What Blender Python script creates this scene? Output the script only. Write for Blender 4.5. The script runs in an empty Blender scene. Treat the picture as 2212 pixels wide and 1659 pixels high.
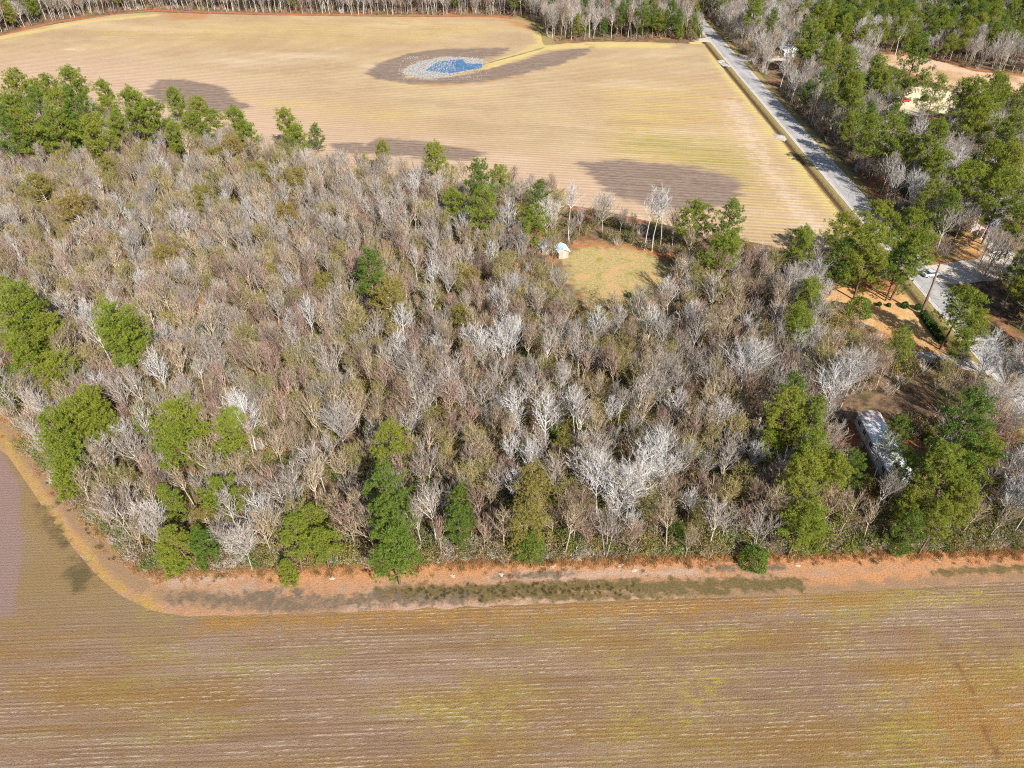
import bpy, bmesh, math, random
import numpy as np
from mathutils import Vector, Matrix
R = math.radians
S = bpy.context.scene
COL = S.collection

# ------------------------------------------------------------------ camera, sky, sun, exposure
H_CAM, PITCH, F_D = 90.0, 39.0, 1536.0          # drone height (m), pitch below the horizon
cam_d = bpy.data.cameras.new('camera'); cam = bpy.data.objects.new('camera', cam_d); COL.objects.link(cam)
cam.location = (0, 0, H_CAM); cam.rotation_euler = (R(90 - PITCH), 0, 0)
cam_d.sensor_fit = 'HORIZONTAL'; cam_d.sensor_width = 36; cam_d.lens = 25.0
cam_d.clip_start = 0.5; cam_d.clip_end = 12000
S.camera = cam
SUN_EL, SUN_AZ = 38.0, 153.0
w = bpy.data.worlds.new('World'); S.world = w; w.use_nodes = True
nt = w.node_tree; nt.nodes.clear()
sky = nt.nodes.new('ShaderNodeTexSky'); sky.sky_type = 'NISHITA'; sky.sun_disc = False
sky.sun_elevation = R(SUN_EL); sky.sun_rotation = R(SUN_AZ)
bg = nt.nodes.new('ShaderNodeBackground'); bg.inputs[1].default_value = 0.07
wo = nt.nodes.new('ShaderNodeOutputWorld')
nt.links.new(sky.outputs[0], bg.inputs[0]); nt.links.new(bg.outputs[0], wo.inputs[0])
sd = bpy.data.lights.new('sun', 'SUN'); sun = bpy.data.objects.new('sun', sd); COL.objects.link(sun)
sd.energy = 5.0; sd.angle = R(0.53); sd.color = (1.0, 0.95, 0.87)
sdir = Vector((math.sin(R(SUN_AZ)) * math.cos(R(SUN_EL)), math.cos(R(SUN_AZ)) * math.cos(R(SUN_EL)), math.sin(R(SUN_EL))))
sun.rotation_euler = sdir.to_track_quat('Z', 'Y').to_euler(); sun.location = (0, 0, 200)
S.view_settings.view_transform = 'Standard'; S.view_settings.look = 'None'
S.view_settings.gamma = 1.0; S.view_settings.use_curve_mapping = False
S.view_settings.exposure = 0.78
S.cycles.max_bounces = 5; S.cycles.diffuse_bounces = 2; S.cycles.glossy_bounces = 2
S.cycles.transmission_bounces = 3; S.cycles.transparent_max_bounces = 4
S.cycles.use_denoising = False
S.cycles.filter_width = 1.1

# ------------------------------------------------------------------ helpers
rng = np.random.default_rng(7); random.seed(7)
SP, CP = math.sin(R(PITCH)), math.cos(R(PITCH))
def P(x, y, z=0.0):
    """surveyed point of the place: picture coordinates (2212 x 1659) -> ground metres at height z"""
    u = (x - 1106) / F_D; v = (y - 829.5) / F_D
    t = (H_CAM - z) / (SP + v * CP)
    return (u * t, t * (CP - v * SP))
def proj(X, Y, Z=0.0):
    t = Y * CP + (H_CAM - Z) * SP
    q = (H_CAM - Z) * CP - Y * SP
    return 1106 + F_D * X / t, 829.5 + F_D * q / t, t
def tag(o, label=None, cat=None, group=None, kind=None):
    if label: o['label'] = label
    if cat: o['category'] = cat
    if group: o['group'] = group
    if kind: o['kind'] = kind
    return o
def mesh(name, V, F, mats=(), mi=None, smooth=False):
    V = np.asarray(V, dtype=np.float32).reshape(-1, 3); F = np.asarray(F, dtype=np.int32)
    k = F.shape[1]; me = bpy.data.meshes.new(name)
    me.vertices.add(len(V)); me.vertices.foreach_set('co', V.ravel())
    me.loops.add(F.size); me.loops.foreach_set('vertex_index', F.ravel())
    me.polygons.add(len(F)); me.polygons.foreach_set('loop_start', np.arange(0, F.size, k, dtype=np.int32))
    if mi is not None: me.polygons.foreach_set('material_index', np.asarray(mi, dtype=np.int32))
    me.update(calc_edges=True)
    me.polygons.foreach_set('use_smooth', np.full(len(F), smooth))
    for m in mats: me.materials.append(m)
    return me
def link(name, me, parent=None, loc=None, rz=0.0):
    o = bpy.data.objects.new(name, me); COL.objects.link(o)
    if parent is not None: o.parent = parent
    if loc is not None: o.location = loc
    if rz: o.rotation_euler = (0, 0, rz)
    return o
def thing(name, label, cat, loc, rz=0.0, group=None, sc=1.0):
    o = link(name, None, None, loc, rz); o.empty_display_size = 0.5
    if not isinstance(sc, (int, float)): o.scale = sc
    elif sc != 1.0: o.scale = (sc,) * 3
    return tag(o, label, cat, group)
class BM:
    """collects boxes, prisms and tubes in one bmesh"""
    def __init__(s): s.b = bmesh.new()
    def box(s, c, d, rz=0.0, rx=0.0, ry=0.0, bev=0.0):
        m = Matrix.Translation(c) @ Matrix.Rotation(rz, 4, 'Z') @ Matrix.Rotation(ry, 4, 'Y') @ Matrix.Rotation(rx, 4, 'X') @ Matrix.Diagonal((*d, 1))
        r = bmesh.ops.create_cube(s.b, size=1, matrix=m)
        if bev: bmesh.ops.bevel(s.b, geom=list({e for v in r['verts'] for e in v.link_edges}), offset=bev, segments=2, affect='EDGES')
        return s
    def cyl(s, p0, p1, r0, r1=None, n=10):
        p0 = Vector(p0); p1 = Vector(p1); d = p1 - p0
        m = Matrix.Translation((p0 + p1) / 2) @ d.to_track_quat('Z', 'Y').to_matrix().to_4x4()
        bmesh.ops.create_cone(s.b, cap_ends=True, segments=n, radius1=r0, radius2=r0 if r1 is None else r1, depth=d.length, matrix=m)
        return s
    def prism(s, pts, y0, y1):                    # outline in x,z pushed along y
        a = [s.b.verts.new((p[0], y0, p[1])) for p in pts]; c = [s.b.verts.new((p[0], y1, p[1])) for p in pts]
        s.b.faces.new(a); s.b.faces.new(list(reversed(c)))
        for i in range(len(pts)):
            j = (i + 1) % len(pts); s.b.faces.new((a[j], a[i], c[i], c[j]))
        return s
    def build(s, name, mat, parent=None, smooth=False, bevel=0.0):
        if bevel: bmesh.ops.bevel(s.b, geom=list(s.b.edges), offset=bevel, segments=2, affect='EDGES', clamp_overlap=True)
        bmesh.ops.recalc_face_normals(s.b, faces=s.b.faces)
        me = bpy.data.meshes.new(name); s.b.to_mesh(me); s.b.free(); me.materials.append(mat)
        if smooth: me.polygons.foreach_set('use_smooth', np.ones(len(me.polygons), dtype=bool))
        return link(name, me, parent)

# ------------------------------------------------------------------ node material helper
class NT:
    def __init__(s, name, rough=0.9, spec=0.2):
        s.m = bpy.data.materials.new(name); s.m.use_nodes = True; s.t = s.m.node_tree
        s.p = s.t.nodes['Principled BSDF']; s.p.inputs['Roughness'].default_value = rough
        s.p.inputs['Specular IOR Level'].default_value = spec
        s.out = s.t.nodes['Material Output']
        s.tc = s.t.nodes.new('ShaderNodeTexCoord').outputs['Object']
    def n(s, k, **kw):
        x = s.t.nodes.new(k)
        for a, b in kw.items(): setattr(x, a, b)
        return x
    def put(s, sock, val):
        if hasattr(val, 'is_linked') or isinstance(val, bpy.types.NodeSocket): s.t.links.new(val, sock)
        elif isinstance(val, (tuple, list)) and len(val) == 3 and sock.type == 'RGBA': sock.default_value = (*val, 1)
        else: sock.default_value = val
    def map(s, scale=(1, 1, 1), rz=0.0, loc=(0, 0, 0)):
        a = s.n('ShaderNodeMapping'); s.put(a.inputs['Vector'], s.tc)
        a.inputs['Rotation'].default_value = (0, 0, rz)
        b = s.n('ShaderNodeMapping'); s.put(b.inputs['Vector'], a.outputs[0]); b.inputs['Scale'].default_value = scale
        b.inputs['Location'].default_value = loc
        return b.outputs[0]
    def noise(s, scale, detail=4, rough=0.55, vec=None, dist=0.0):
        x = s.n('ShaderNodeTexNoise'); s.put(x.inputs['Vector'], vec or s.tc)
        x.inputs['Scale'].default_value = scale; x.inputs['Detail'].default_value = detail
        x.inputs['Roughness'].default_value = rough; x.inputs['Distortion'].default_value = dist
        return x.outputs['Fac']
    def ramp(s, f, a, b, lo=0.0, hi=1.0):         # smooth step from a..b
        x = s.n('ShaderNodeMapRange', interpolation_type='SMOOTHSTEP'); s.put(x.inputs['Value'], f)
        x.inputs['From Min'].default_value = a; x.inputs['From Max'].default_value = b
        x.inputs['To Min'].default_value = lo; x.inputs['To Max'].default_value = hi
        return x.outputs['Result']
    def math(s, op, a, b=0.0, clamp=False):
        x = s.n('ShaderNodeMath', operation=op, use_clamp=clamp); s.put(x.inputs[0], a); s.put(x.inputs[1], b); return x.outputs[0]
    def mix(s, f, a, b, mode='MIX'):
        x = s.n('ShaderNodeMix', data_type='RGBA', blend_type=mode); s.put(x.inputs[0], f)
        s.put(x.inputs[6], a); s.put(x.inputs[7], b); return x.outputs[2]
    def attr(s, name):
        x = s.n('ShaderNodeAttribute', attribute_name=name); return x.outputs['Fac']
    def mask(s, name, soft=0.22, scale=0.5, amp=0.9):   # an area of its own colour with a ragged edge
        f = s.math('ADD', s.attr(name), s.math('MULTIPLY', s.math('SUBTRACT', s.noise(scale, 5, 0.6), 0.5), amp))
        return s.ramp(f, 0.5 - soft, 0.5 + soft)
    def rnd(s):
        return s.n('ShaderNodeObjectInfo').outputs['Random']
    def bump(s, h, dist, strength=1.0):
        b = s.n('ShaderNodeBump'); s.put(b.inputs['Height'], h); b.inputs['Distance'].default_value = dist
        b.inputs['Strength'].default_value = strength; s.put(s.p.inputs['Normal'], b.outputs[0])
    def col(s, c): s.put(s.p.inputs['Base Color'], c); return s
def flat(name, c, rough=0.6, var=0.12, scale=3.0, spec=0.3, metal=0.0):
    m = NT(name, rough, spec); m.p.inputs['Metallic'].default_value = metal
    n = m.noise(scale, 5, 0.6)
    m.col(m.mix(m.ramp(n, 0.3, 0.7), tuple(v * (1 - var) for v in c), tuple(min(1, v * (1 + var)) for v in c)))
    return m.m

# ------------------------------------------------------------------ ground materials
def mat_ground():
    m = NT('leaf_litter_ground', 0.95, 0.1)
    n1 = m.noise(0.06, 6, 0.6); n2 = m.noise(0.5, 6, 0.65); n3 = m.noise(4.0, 4, 0.7)
    base = m.mix(m.ramp(n2, 0.35, 0.68), (0.085, 0.058, 0.036), (0.26, 0.165, 0.10))
    base = m.mix(m.ramp(n1, 0.5, 0.64), base, (0.34, 0.15, 0.065))
    base = m.mix(m.ramp(m.noise(0.09, 5, 0.6, m.map(loc=(40, 7, 0))), 0.5, 0.66), base, (0.13, 0.125, 0.04))
    base = m.mix(m.ramp(n3, 0.55, 0.8), base, (0.40, 0.29, 0.20))
    f4 = m.noise(1.4, 6, 0.7)
    lawn = m.mix(m.ramp(n2, 0.35, 0.7), (0.52, 0.30, 0.125), (0.62, 0.42, 0.20))
    lawn = m.mix(m.ramp(n1, 0.45, 0.62), lawn, (0.50, 0.235, 0.09))
    lawn = m.mix(m.ramp(f4, 0.5, 0.75), lawn, (0.44, 0.32, 0.15))
    base = m.mix(m.mask('lawn', 0.15, 0.4, 0.7), base, lawn)
    gold = m.mix(m.ramp(f4, 0.35, 0.65), (0.47, 0.35, 0.17), (0.31, 0.25, 0.09))
    gold = m.mix(m.ramp(m.noise(0.18, 4), 0.5, 0.66), gold, (0.50, 0.31, 0.15))
    gold = m.mix(m.ramp(m.noise(0.3, 5), 0.55, 0.7), gold, (0.26, 0.25, 0.05))
    base = m.mix(m.mask('gold', 0.3, 0.35, 1.5), base, gold)
    base = m.mix(m.mask('red', 0.2, 0.6, 0.9), base, m.mix(m.ramp(f4, 0.35, 0.7), (0.36, 0.11, 0.045), (0.46, 0.20, 0.09)))
    pink = m.mix(m.ramp(f4, 0.3, 0.7), (0.50, 0.33, 0.21), (0.62, 0.44, 0.31))
    pink = m.mix(m.ramp(n1, 0.45, 0.6), pink, (0.42, 0.27, 0.14))
    base = m.mix(m.mask('pink', 0.12, 0.3, 0.5), base, pink)
    base = m.mix(m.mask('sand', 0.15, 0.4, 0.7), base, m.mix(m.ramp(f4, 0.3, 0.7), (0.62, 0.50, 0.34), (0.72, 0.60, 0.42)))
    verge = m.mix(m.ramp(f4, 0.3, 0.7), (0.20, 0.17, 0.06), (0.36, 0.27, 0.12))
    base = m.mix(m.mask('verge', 0.2, 0.7, 0.6), base, verge)
    base = m.mix(m.mask('vergegold', 0.2, 0.3, 0.8), base, m.mix(m.ramp(f4, 0.3, 0.7), (0.58, 0.40, 0.10), (0.52, 0.42, 0.17)))
    base = m.mix(m.mask('ditch', 0.25, 0.8, 0.6), base, (0.13, 0.075, 0.04))
    m.col(base); m.bump(m.noise(2.2, 6, 0.75), 0.25)
    return m.m
def rows(m, rz, period, stretch=0.02):
    """tilled rows: long thin streaks running along the ploughing direction"""
    st = m.noise(1.0, 5, 0.65, m.map((0.045, 1.9 / period, 1), rz))
    fine = m.noise(1.0, 3, 0.7, m.map((0.35, 3.2 / period, 1), rz))
    wv = m.n('ShaderNodeTexWave', wave_type='BANDS', bands_direction='Y')
    m.put(wv.inputs['Vector'], m.map((1, 1, 1), rz)); wv.inputs['Scale'].default_value = 0.314 / period
    wv.inputs['Distortion'].default_value = 1.1; wv.inputs['Detail'].default_value = 3; wv.inputs['Detail Scale'].default_value = 0.25
    return st, fine, wv.outputs['Fac']
def mat_far_field():
    m = NT('stubble_field_soil', 0.95, 0.1)
    st, fine, wv = rows(m, R(8.0), 2.0)
    n1 = m.noise(0.012, 5, 0.55); n2 = m.noise(0.03, 5, 0.6, m.map((0.35, 1, 1), R(8))); g = m.noise(2.5, 4, 0.75)
    base = m.mix(m.ramp(n1, 0.38, 0.62), (0.355, 0.255, 0.135), (0.415, 0.315, 0.18))
    base = m.mix(m.ramp(st, 0.42, 0.66), base, (0.40, 0.255, 0.15))
    base = m.mix(m.ramp(n2, 0.52, 0.72), base, (0.49, 0.375, 0.26))
    mo = m.noise(0.045, 6, 0.65, m.map((0.5, 1, 1), R(8), (9, 4, 0)))
    base = m.mix(m.ramp(mo, 0.52, 0.40, 0, 0.5), base, (0.30, 0.20, 0.105))
    base = m.mix(m.ramp(mo, 0.54, 0.68, 0, 0.45), base, (0.47, 0.36, 0.15))
    pk = m.mask('pinkish', 0.35, 0.05, 0.5)
    base = m.mix(m.math('MULTIPLY', pk, 0.85), base, m.mix(m.ramp(st, 0.4, 0.6), (0.41, 0.27, 0.185), (0.47, 0.335, 0.24)))
    yel = m.mix(m.ramp(st, 0.42, 0.6), (0.50, 0.36, 0.11), (0.36, 0.24, 0.09))
    yf = m.mask('yellow', 0.3, 0.06, 0.7)
    base = m.mix(m.math('MULTIPLY', m.math('MULTIPLY', yf, 0.75), m.ramp(m.noise(1.0, 4, 0.6, m.map((0.02, 0.35, 1), R(8))), 0.36, 0.62)), base, yel)
    gold = m.mix(m.ramp(g, 0.3, 0.7), (0.52, 0.39, 0.11), (0.46, 0.38, 0.17))
    base = m.mix(m.mask('gold', 0.25, 0.12, 0.9), base, gold)
    base = m.mix(m.math('MULTIPLY', m.mask('green', 0.3, 0.25, 0.8), m.ramp(st, 0.38, 0.6)), base, (0.27, 0.23, 0.055))
    base = m.mix(m.math('MULTIPLY', m.mask('pale', 0.35, 0.35, 2.4), m.ramp(g, 0.42, 0.58, 0.1, 0.65)), base, (0.62, 0.50, 0.42))
    base = m.mix(m.mask('rust', 0.3, 0.08, 0.8), base, (0.36, 0.18, 0.07))
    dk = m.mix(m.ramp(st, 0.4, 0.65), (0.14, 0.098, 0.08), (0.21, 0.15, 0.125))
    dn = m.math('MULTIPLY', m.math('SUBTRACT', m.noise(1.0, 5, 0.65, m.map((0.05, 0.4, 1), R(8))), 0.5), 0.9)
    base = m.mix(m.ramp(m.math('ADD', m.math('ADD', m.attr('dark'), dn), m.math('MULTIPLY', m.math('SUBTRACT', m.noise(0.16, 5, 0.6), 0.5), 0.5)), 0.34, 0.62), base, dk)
    base = m.mix(m.mask('ditch', 0.2, 0.3, 0.5), base, (0.12, 0.09, 0.055))
    base = m.mix(m.math('MULTIPLY', m.ramp(wv, 0.05, 0.55, 0.30, 0.0), m.ramp(m.noise(0.02, 4, 0.6), 0.4, 0.62, 0.2, 1)), base, (0.28, 0.17, 0.10))
    base = m.mix(m.ramp(fine, 0.35, 0.7, 0.0, 0.22), base, (0.58, 0.48, 0.32))
    sp = m.ramp(m.noise(0.8, 2, 0.9), 0.62, 0.8, 0, 0.25)
    base = m.mix(sp, base, (0.30, 0.20, 0.13))
    m.col(base); m.bump(m.math('ADD', m.math('MULTIPLY', wv, 0.6), g), 0.12)
    return m.m
def mat_near_field():
    m = NT('fallow_field_soil', 0.95, 0.1)
    st, fine, wv = rows(m, R(-2.2), 0.56)
    n1 = m.noise(0.05, 5, 0.6, m.map((0.35, 1.5, 1), R(-2))); g = m.noise(5.0, 4, 0.8)
    n2 = m.noise(0.07, 5, 0.6, m.map((0.4, 1.6, 1), R(-2), (31, 3, 0)))
    n3 = m.noise(0.10, 6, 0.7, m.map((0.4, 1.4, 1), R(-2), (3, 61, 0)))
    base = m.mix(m.ramp(st, 0.3, 0.7), (0.195, 0.112, 0.06), (0.33, 0.225, 0.155))
    base = m.mix(m.ramp(n1, 0.50, 0.68, 0, 0.7), base, (0.40, 0.295, 0.25))
    base = m.mix(m.ramp(n2, 0.45, 0.64, 0, 0.8), base, (0.265, 0.15, 0.04))
    base = m.mix(m.math('MULTIPLY', m.ramp(n3, 0.5, 0.66, 0, 0.8), m.ramp(m.noise(1.3, 4, 0.8), 0.38, 0.62)), base, (0.29, 0.245, 0.045))
    base = m.mix(m.math('MULTIPLY', m.mask('yellow', 0.45, 0.25, 1.8), m.ramp(m.noise(1.0, 4, 0.8, m.map((0.6, 2.2, 1), R(-2))), 0.40, 0.62)), base, (0.38, 0.31, 0.045))
    base = m.mix(m.mask('amber', 0.3, 0.5, 1.1), base, m.mix(m.ramp(g, 0.35, 0.7), (0.30, 0.14, 0.03), (0.36, 0.22, 0.07)))
    calm = m.math('SUBTRACT', 1.0, m.mask('calm', 0.4, 0.2, 0.6))
    base = m.mix(m.math('MULTIPLY', m.math('MULTIPLY', m.ramp(wv, 0.0, 0.55, 0.26, 0.0), calm), m.ramp(m.noise(0.12, 4, 0.6), 0.35, 0.6, 0.2, 1)), base, (0.14, 0.085, 0.045))
    s2 = m.noise(1.0, 5, 0.75, m.map((0.10, 1.15, 1), R(-2.6)))           # bands of a few rows
    base = m.mix(m.ramp(s2, 0.42, 0.30, 0, 0.55), base, (0.15, 0.085, 0.04))
    base = m.mix(m.math('MULTIPLY', m.ramp(s2, 0.56, 0.70, 0, 0.50), calm), base, (0.44, 0.35, 0.28))
    st3 = m.noise(1.0, 4, 0.8, m.map((0.55, 5.0, 1), R(-8)))
    base = m.mix(m.ramp(st3, 0.45, 0.32, 0, 0.5), base, (0.13, 0.08, 0.04))
    stw = m.noise(1.0, 4, 0.75, m.map((0.7, 4.2, 1), R(-9)))
    br = m.noise(0.16, 3, 0.6, m.map((0.45, 3.0, 1), R(-2)))
    straw = m.math('MULTIPLY', m.math('MULTIPLY', m.math('MULTIPLY', m.ramp(wv, 0.55, 0.95), m.ramp(stw, 0.46, 0.60)), m.ramp(br, 0.42, 0.60)), calm)
    base = m.mix(m.math('MULTIPLY', straw, 0.75), base, (0.56, 0.455, 0.33))
    base = m.mix(m.ramp(m.noise(1.0, 3, 0.85, m.map((1.4, 6.0, 1), R(-14))), 0.58, 0.72, 0, 0.65), base, (0.50, 0.40, 0.31))
    base = m.mix(m.ramp(g, 0.52, 0.32, 0, 0.75), base, (0.10, 0.06, 0.035))
    base = m.mix(m.ramp(m.noise(9.0, 3, 0.8), 0.55, 0.72, 0, 0.5), base, (0.46, 0.37, 0.29))
    base = m.mix(m.mask('rut', 0.25, 0.7, 0.9), base, (0.17, 0.075, 0.03))
    base = m.mix(m.math('MULTIPLY', m.mask('dull', 0.4, 0.2, 1.0), 0.75), base, m.mix(m.ramp(g, 0.3, 0.7), (0.19, 0.135, 0.065), (0.29, 0.21, 0.115)))
    base = m.mix(m.math('MULTIPLY', m.mask('plough', 0.1, 0.3, 0.35), 0.85), base, m.mix(m.ramp(g, 0.3, 0.7), (0.22, 0.135, 0.115), (0.31, 0.215, 0.195)))
    base = m.mix(m.mask('damp', 0.3, 0.5, 1.6), base, m.mix(m.ramp(g, 0.3, 0.7), (0.09, 0.07, 0.03), (0.16, 0.12, 0.06)))
    m.col(base); m.bump(m.math('ADD', m.math('MULTIPLY', wv, 0.15), m.math('MULTIPLY', g, 1.8)), 0.12)
    return m.m
def mat_track():
    m = NT('field_track_soil', 0.95, 0.1)
    g = m.noise(3.0, 5, 0.8); n1 = m.noise(0.25, 5, 0.6)
    base = m.mix(m.ramp(g, 0.3, 0.7), (0.35, 0.175, 0.09), (0.47, 0.275, 0.165))
    base = m.mix(m.ramp(n1, 0.45, 0.65), base, (0.38, 0.26, 0.185))
    base = m.mix(m.math('MULTIPLY', m.mask('litter', 0.25, 0.5, 1.0), 0.9), base, m.mix(m.ramp(g, 0.35, 0.65), (0.42, 0.17, 0.065), (0.56, 0.30, 0.14)))
    base = m.mix(m.mask('pinksand', 0.2, 0.3, 0.8), base, m.mix(m.ramp(g, 0.3, 0.7), (0.38, 0.25, 0.175), (0.50, 0.35, 0.26)))
    base = m.mix(m.mask('brown', 0.2, 0.35, 0.9), base, m.mix(m.ramp(g, 0.3, 0.7), (0.24, 0.145, 0.085), (0.33, 0.22, 0.13)))
    base = m.mix(m.math('MULTIPLY', m.mask('gold', 0.35, 0.7, 1.6), m.ramp(g, 0.3, 0.55, 0.35, 1)), base, m.mix(m.ramp(g, 0.3, 0.7), (0.34, 0.20, 0.04), (0.48, 0.33, 0.08)))
    base = m.mix(m.math('MULTIPLY', m.mask('dark', 0.2, 0.6, 1.7), m.ramp(g, 0.25, 0.45, 0.5, 1)), base, m.mix(m.ramp(g, 0.35, 0.7), (0.095, 0.078, 0.025), (0.19, 0.14, 0.065)))
    base = m.mix(m.mask('wet', 0.25, 0.8, 1.7), base, m.mix(m.ramp(g, 0.3, 0.7), (0.12, 0.095, 0.07), (0.19, 0.14, 0.10)))
    base = m.mix(m.ramp(m.noise(0.7, 6, 0.75), 0.50, 0.68, 0, 0.7), base, (0.25, 0.17, 0.10))
    base = m.mix(m.ramp(m.noise(5.0, 4, 0.8), 0.5, 0.36, 0, 0.6), base, (0.17, 0.10, 0.055))
    m.col(base); m.bump(m.noise(3.5, 5, 0.8), 0.15)
    return m.m
def mat_road():
    m = NT('worn_asphalt', 0.85, 0.25)
    xs = m.n('ShaderNodeSeparateXYZ'); m.put(xs.inputs[0], m.tc)
    x = xs.outputs[0]
    g = m.noise(6, 4, 0.8); n1 = m.noise(0.3, 5, 0.6, m.map((1, 0.25, 1)))
    base = m.mix(m.ramp(g, 0.3, 0.7), (0.30, 0.288, 0.282), (0.38, 0.365, 0.355))
    base = m.mix(m.ramp(n1, 0.42, 0.64), base, (0.41, 0.385, 0.37))
    ax = m.math('ABSOLUTE', m.math('ABSOLUTE', x)); 
    tr = m.math('ABSOLUTE', m.math('SUBTRACT', ax, 1.55))           # wheel tracks are polished darker
    base = m.mix(m.ramp(tr, 0.7, 0.1, 0, 0.5), base, (0.30, 0.29, 0.285))
    ln = m.math('ABSOLUTE', m.math('SUBTRACT', ax, 2.95))
    base = m.mix(m.math('MULTIPLY', m.ramp(ln, 0.11, 0.06), m.ramp(m.noise(1.5, 3), 0.3, 0.5, 0.3, 0.9)), base, (0.66, 0.65, 0.62))
    ck = m.n('ShaderNodeTexVoronoi', feature='DISTANCE_TO_EDGE'); m.put(ck.inputs['Vector'], m.map((1, 0.6, 1))); ck.inputs['Scale'].default_value = 0.35
    base = m.mix(m.ramp(ck.outputs[0], 0.02, 0.008, 0, 0.6), base, (0.12, 0.115, 0.11))
    base = m.mix(m.ramp(m.noise(0.12, 3, 0.5, m.map((1.2, 0.4, 1), 0, (5, 2, 0))), 0.60, 0.62, 0, 0.5), base, (0.25, 0.245, 0.24))
    ed = m.math('ADD', ax, m.math('MULTIPLY', m.noise(0.8, 4, 0.7), 0.8))
    base = m.mix(m.ramp(ed, 3.55, 3.8), base, m.mix(m.ramp(g, 0.3, 0.7), (0.44, 0.36, 0.28), (0.58, 0.50, 0.42)))
    m.col(base); m.bump(g, 0.02)
    return m.m
def mat_water():
    m = NT('pond_water', 0.12, 0.5)
    m.col(m.mix(m.ramp(m.noise(0.25, 3), 0.4, 0.6), (0.04, 0.10, 0.20), (0.07, 0.15, 0.27)))
    m.bump(m.noise(2.5, 3), 0.02)
    return m.m

# ------------------------------------------------------------------ sheets of ground
def dens(poly, step=1.0, amp=0.0, seed=1):
    r = np.random.default_rng(seed); out = []
    for i in range(len(poly)):
        a = np.array(poly[i], float); b = np.array(poly[(i + 1) % len(poly)], float); L = np.linalg.norm(b - a)
        k = max(1, int(L / step))
        for j in range(k): out.append(a + (b - a) * j / k)
    out = np.array(out)
    if amp:
        ph = r.uniform(0, 6.28, (2, 7)); fr = r.uniform(0.15, 1.6, (2, 7))
        for c in range(2):
            s = sum(np.sin((out[:, 0] * 0.8 + out[:, 1] * 1.1) * fr[c, q] + ph[c, q]) / (1 + fr[c, q]) for q in range(7))
            out[:, c] += amp * s / 2.5
    return out
def inside(px, py, poly):
    poly = np.asarray(poly, float); r = np.zeros(px.shape, bool); n = len(poly); j = n - 1
    for i in range(n):
        xi, yi = poly[i]; xj, yj = poly[j]
        c = ((yi > py) != (yj > py))
        with np.errstate(divide='ignore', invalid='ignore'):
            r ^= c & (px < (xj - xi) * (py - yi) / (yj - yi + 1e-12) + xi)
        j = i
    return r
def pdist(px, py, line, closed=True):
    """distance to a polyline and the nearest point on it"""
    line = np.asarray(line, float); best = np.full(px.shape, 1e9); bx = px.copy(); by = py.copy()
    n = len(line)
    for i in range(n if closed else n - 1):
        a = line[i]; b = line[(i + 1) % n]; d = b - a; L = (d ** 2).sum() + 1e-9
        t = np.clip(((px - a[0]) * d[0] + (py - a[1]) * d[1]) / L, 0, 1)
        qx = a[0] + t * d[0]; qy = a[1] + t * d[1]; dd = np.hypot(px - qx, py - qy); k = dd < best
        best[k] = dd[k]; bx[k] = qx[k]; by[k] = qy[k]
    return best, bx, by
def area(px, py, poly, soft):                       # 0..1 mask, 0.5 on the outline, ramps over 2*soft
    d, _, _ = pdist(px, py, poly); s = np.where(inside(px, py, poly), d, -d)
    return np.clip(0.5 + s / (2 * soft), 0, 1)
def band(px, py, line, half, soft):
    d, _, _ = pdist(px, py, line, False)
    return np.clip(0.5 + (half - d) / (2 * soft), 0, 1)
def PP(*pts): return [P(*p) for p in pts]
def sheet(name, poly, res, z, mat, masks, edge_amp=0.3, kind='structure', seed=3, loc=(0, 0)):
    op = np.asarray(poly, float); poly = dens(op, max(1.5, res), edge_amp, seed)
    x0, y0 = poly.min(0) - res; x1, y1 = poly.max(0) + res
    xs = np.arange(x0, x1 + res, res); ys = np.arange(y0, y1 + res, res)
    gx, gy = np.meshgrid(xs, ys); nx = len(xs); ny = len(ys)
    cx = (gx[:-1, :-1] + gx[1:, 1:]) / 2; cy = (gy[:-1, :-1] + gy[1:, 1:]) / 2
    keep = inside(cx, cy, poly)
    cnt = np.zeros((ny, nx), int)
    for a in (0, 1):
        for b in (0, 1): cnt[a:ny - 1 + a, b:nx - 1 + b] += keep
    edge = (cnt > 0) & (cnt < 4)
    ex, ey = gx[edge], gy[edge]; _, bx, by = pdist(ex, ey, poly)
    gx = gx.copy(); gy = gy.copy(); gx[edge] = bx; gy[edge] = by
    idx = np.arange(nx * ny).reshape(ny, nx)
    q = np.stack([idx[:-1, :-1], idx[:-1, 1:], idx[1:, 1:], idx[1:, :-1]], -1)[keep]
    used = np.unique(q); mp = np.full(nx * ny, -1); mp[used] = np.arange(len(used)); q = mp[q]
    vx = gx.ravel()[used]; vy = gy.ravel()[used]
    me = mesh(name, np.stack([vx - loc[0], vy - loc[1], np.full(len(vx), 0.0)], 1), q, (mat,))
    for k, fn in masks.items():
        at = me.attributes.new(k, 'FLOAT', 'POINT'); at.data.foreach_set('value', fn(vx, vy).astype(np.float32))
    o = link(name, me, None, (loc[0], loc[1], z)); o['kind'] = kind
    return o
def any_of(*fs): return lambda x, y: np.maximum.reduce([f(x, y) for f in fs])
def A(soft, *pts): pl = PP(*pts); return lambda x, y: area(x, y, pl, soft * SOFT)
def B(half, soft, *pts): pl = PP(*pts); return lambda x, y: band(x, y, pl, half, soft * SOFT)
SOFT = 2.2

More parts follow.
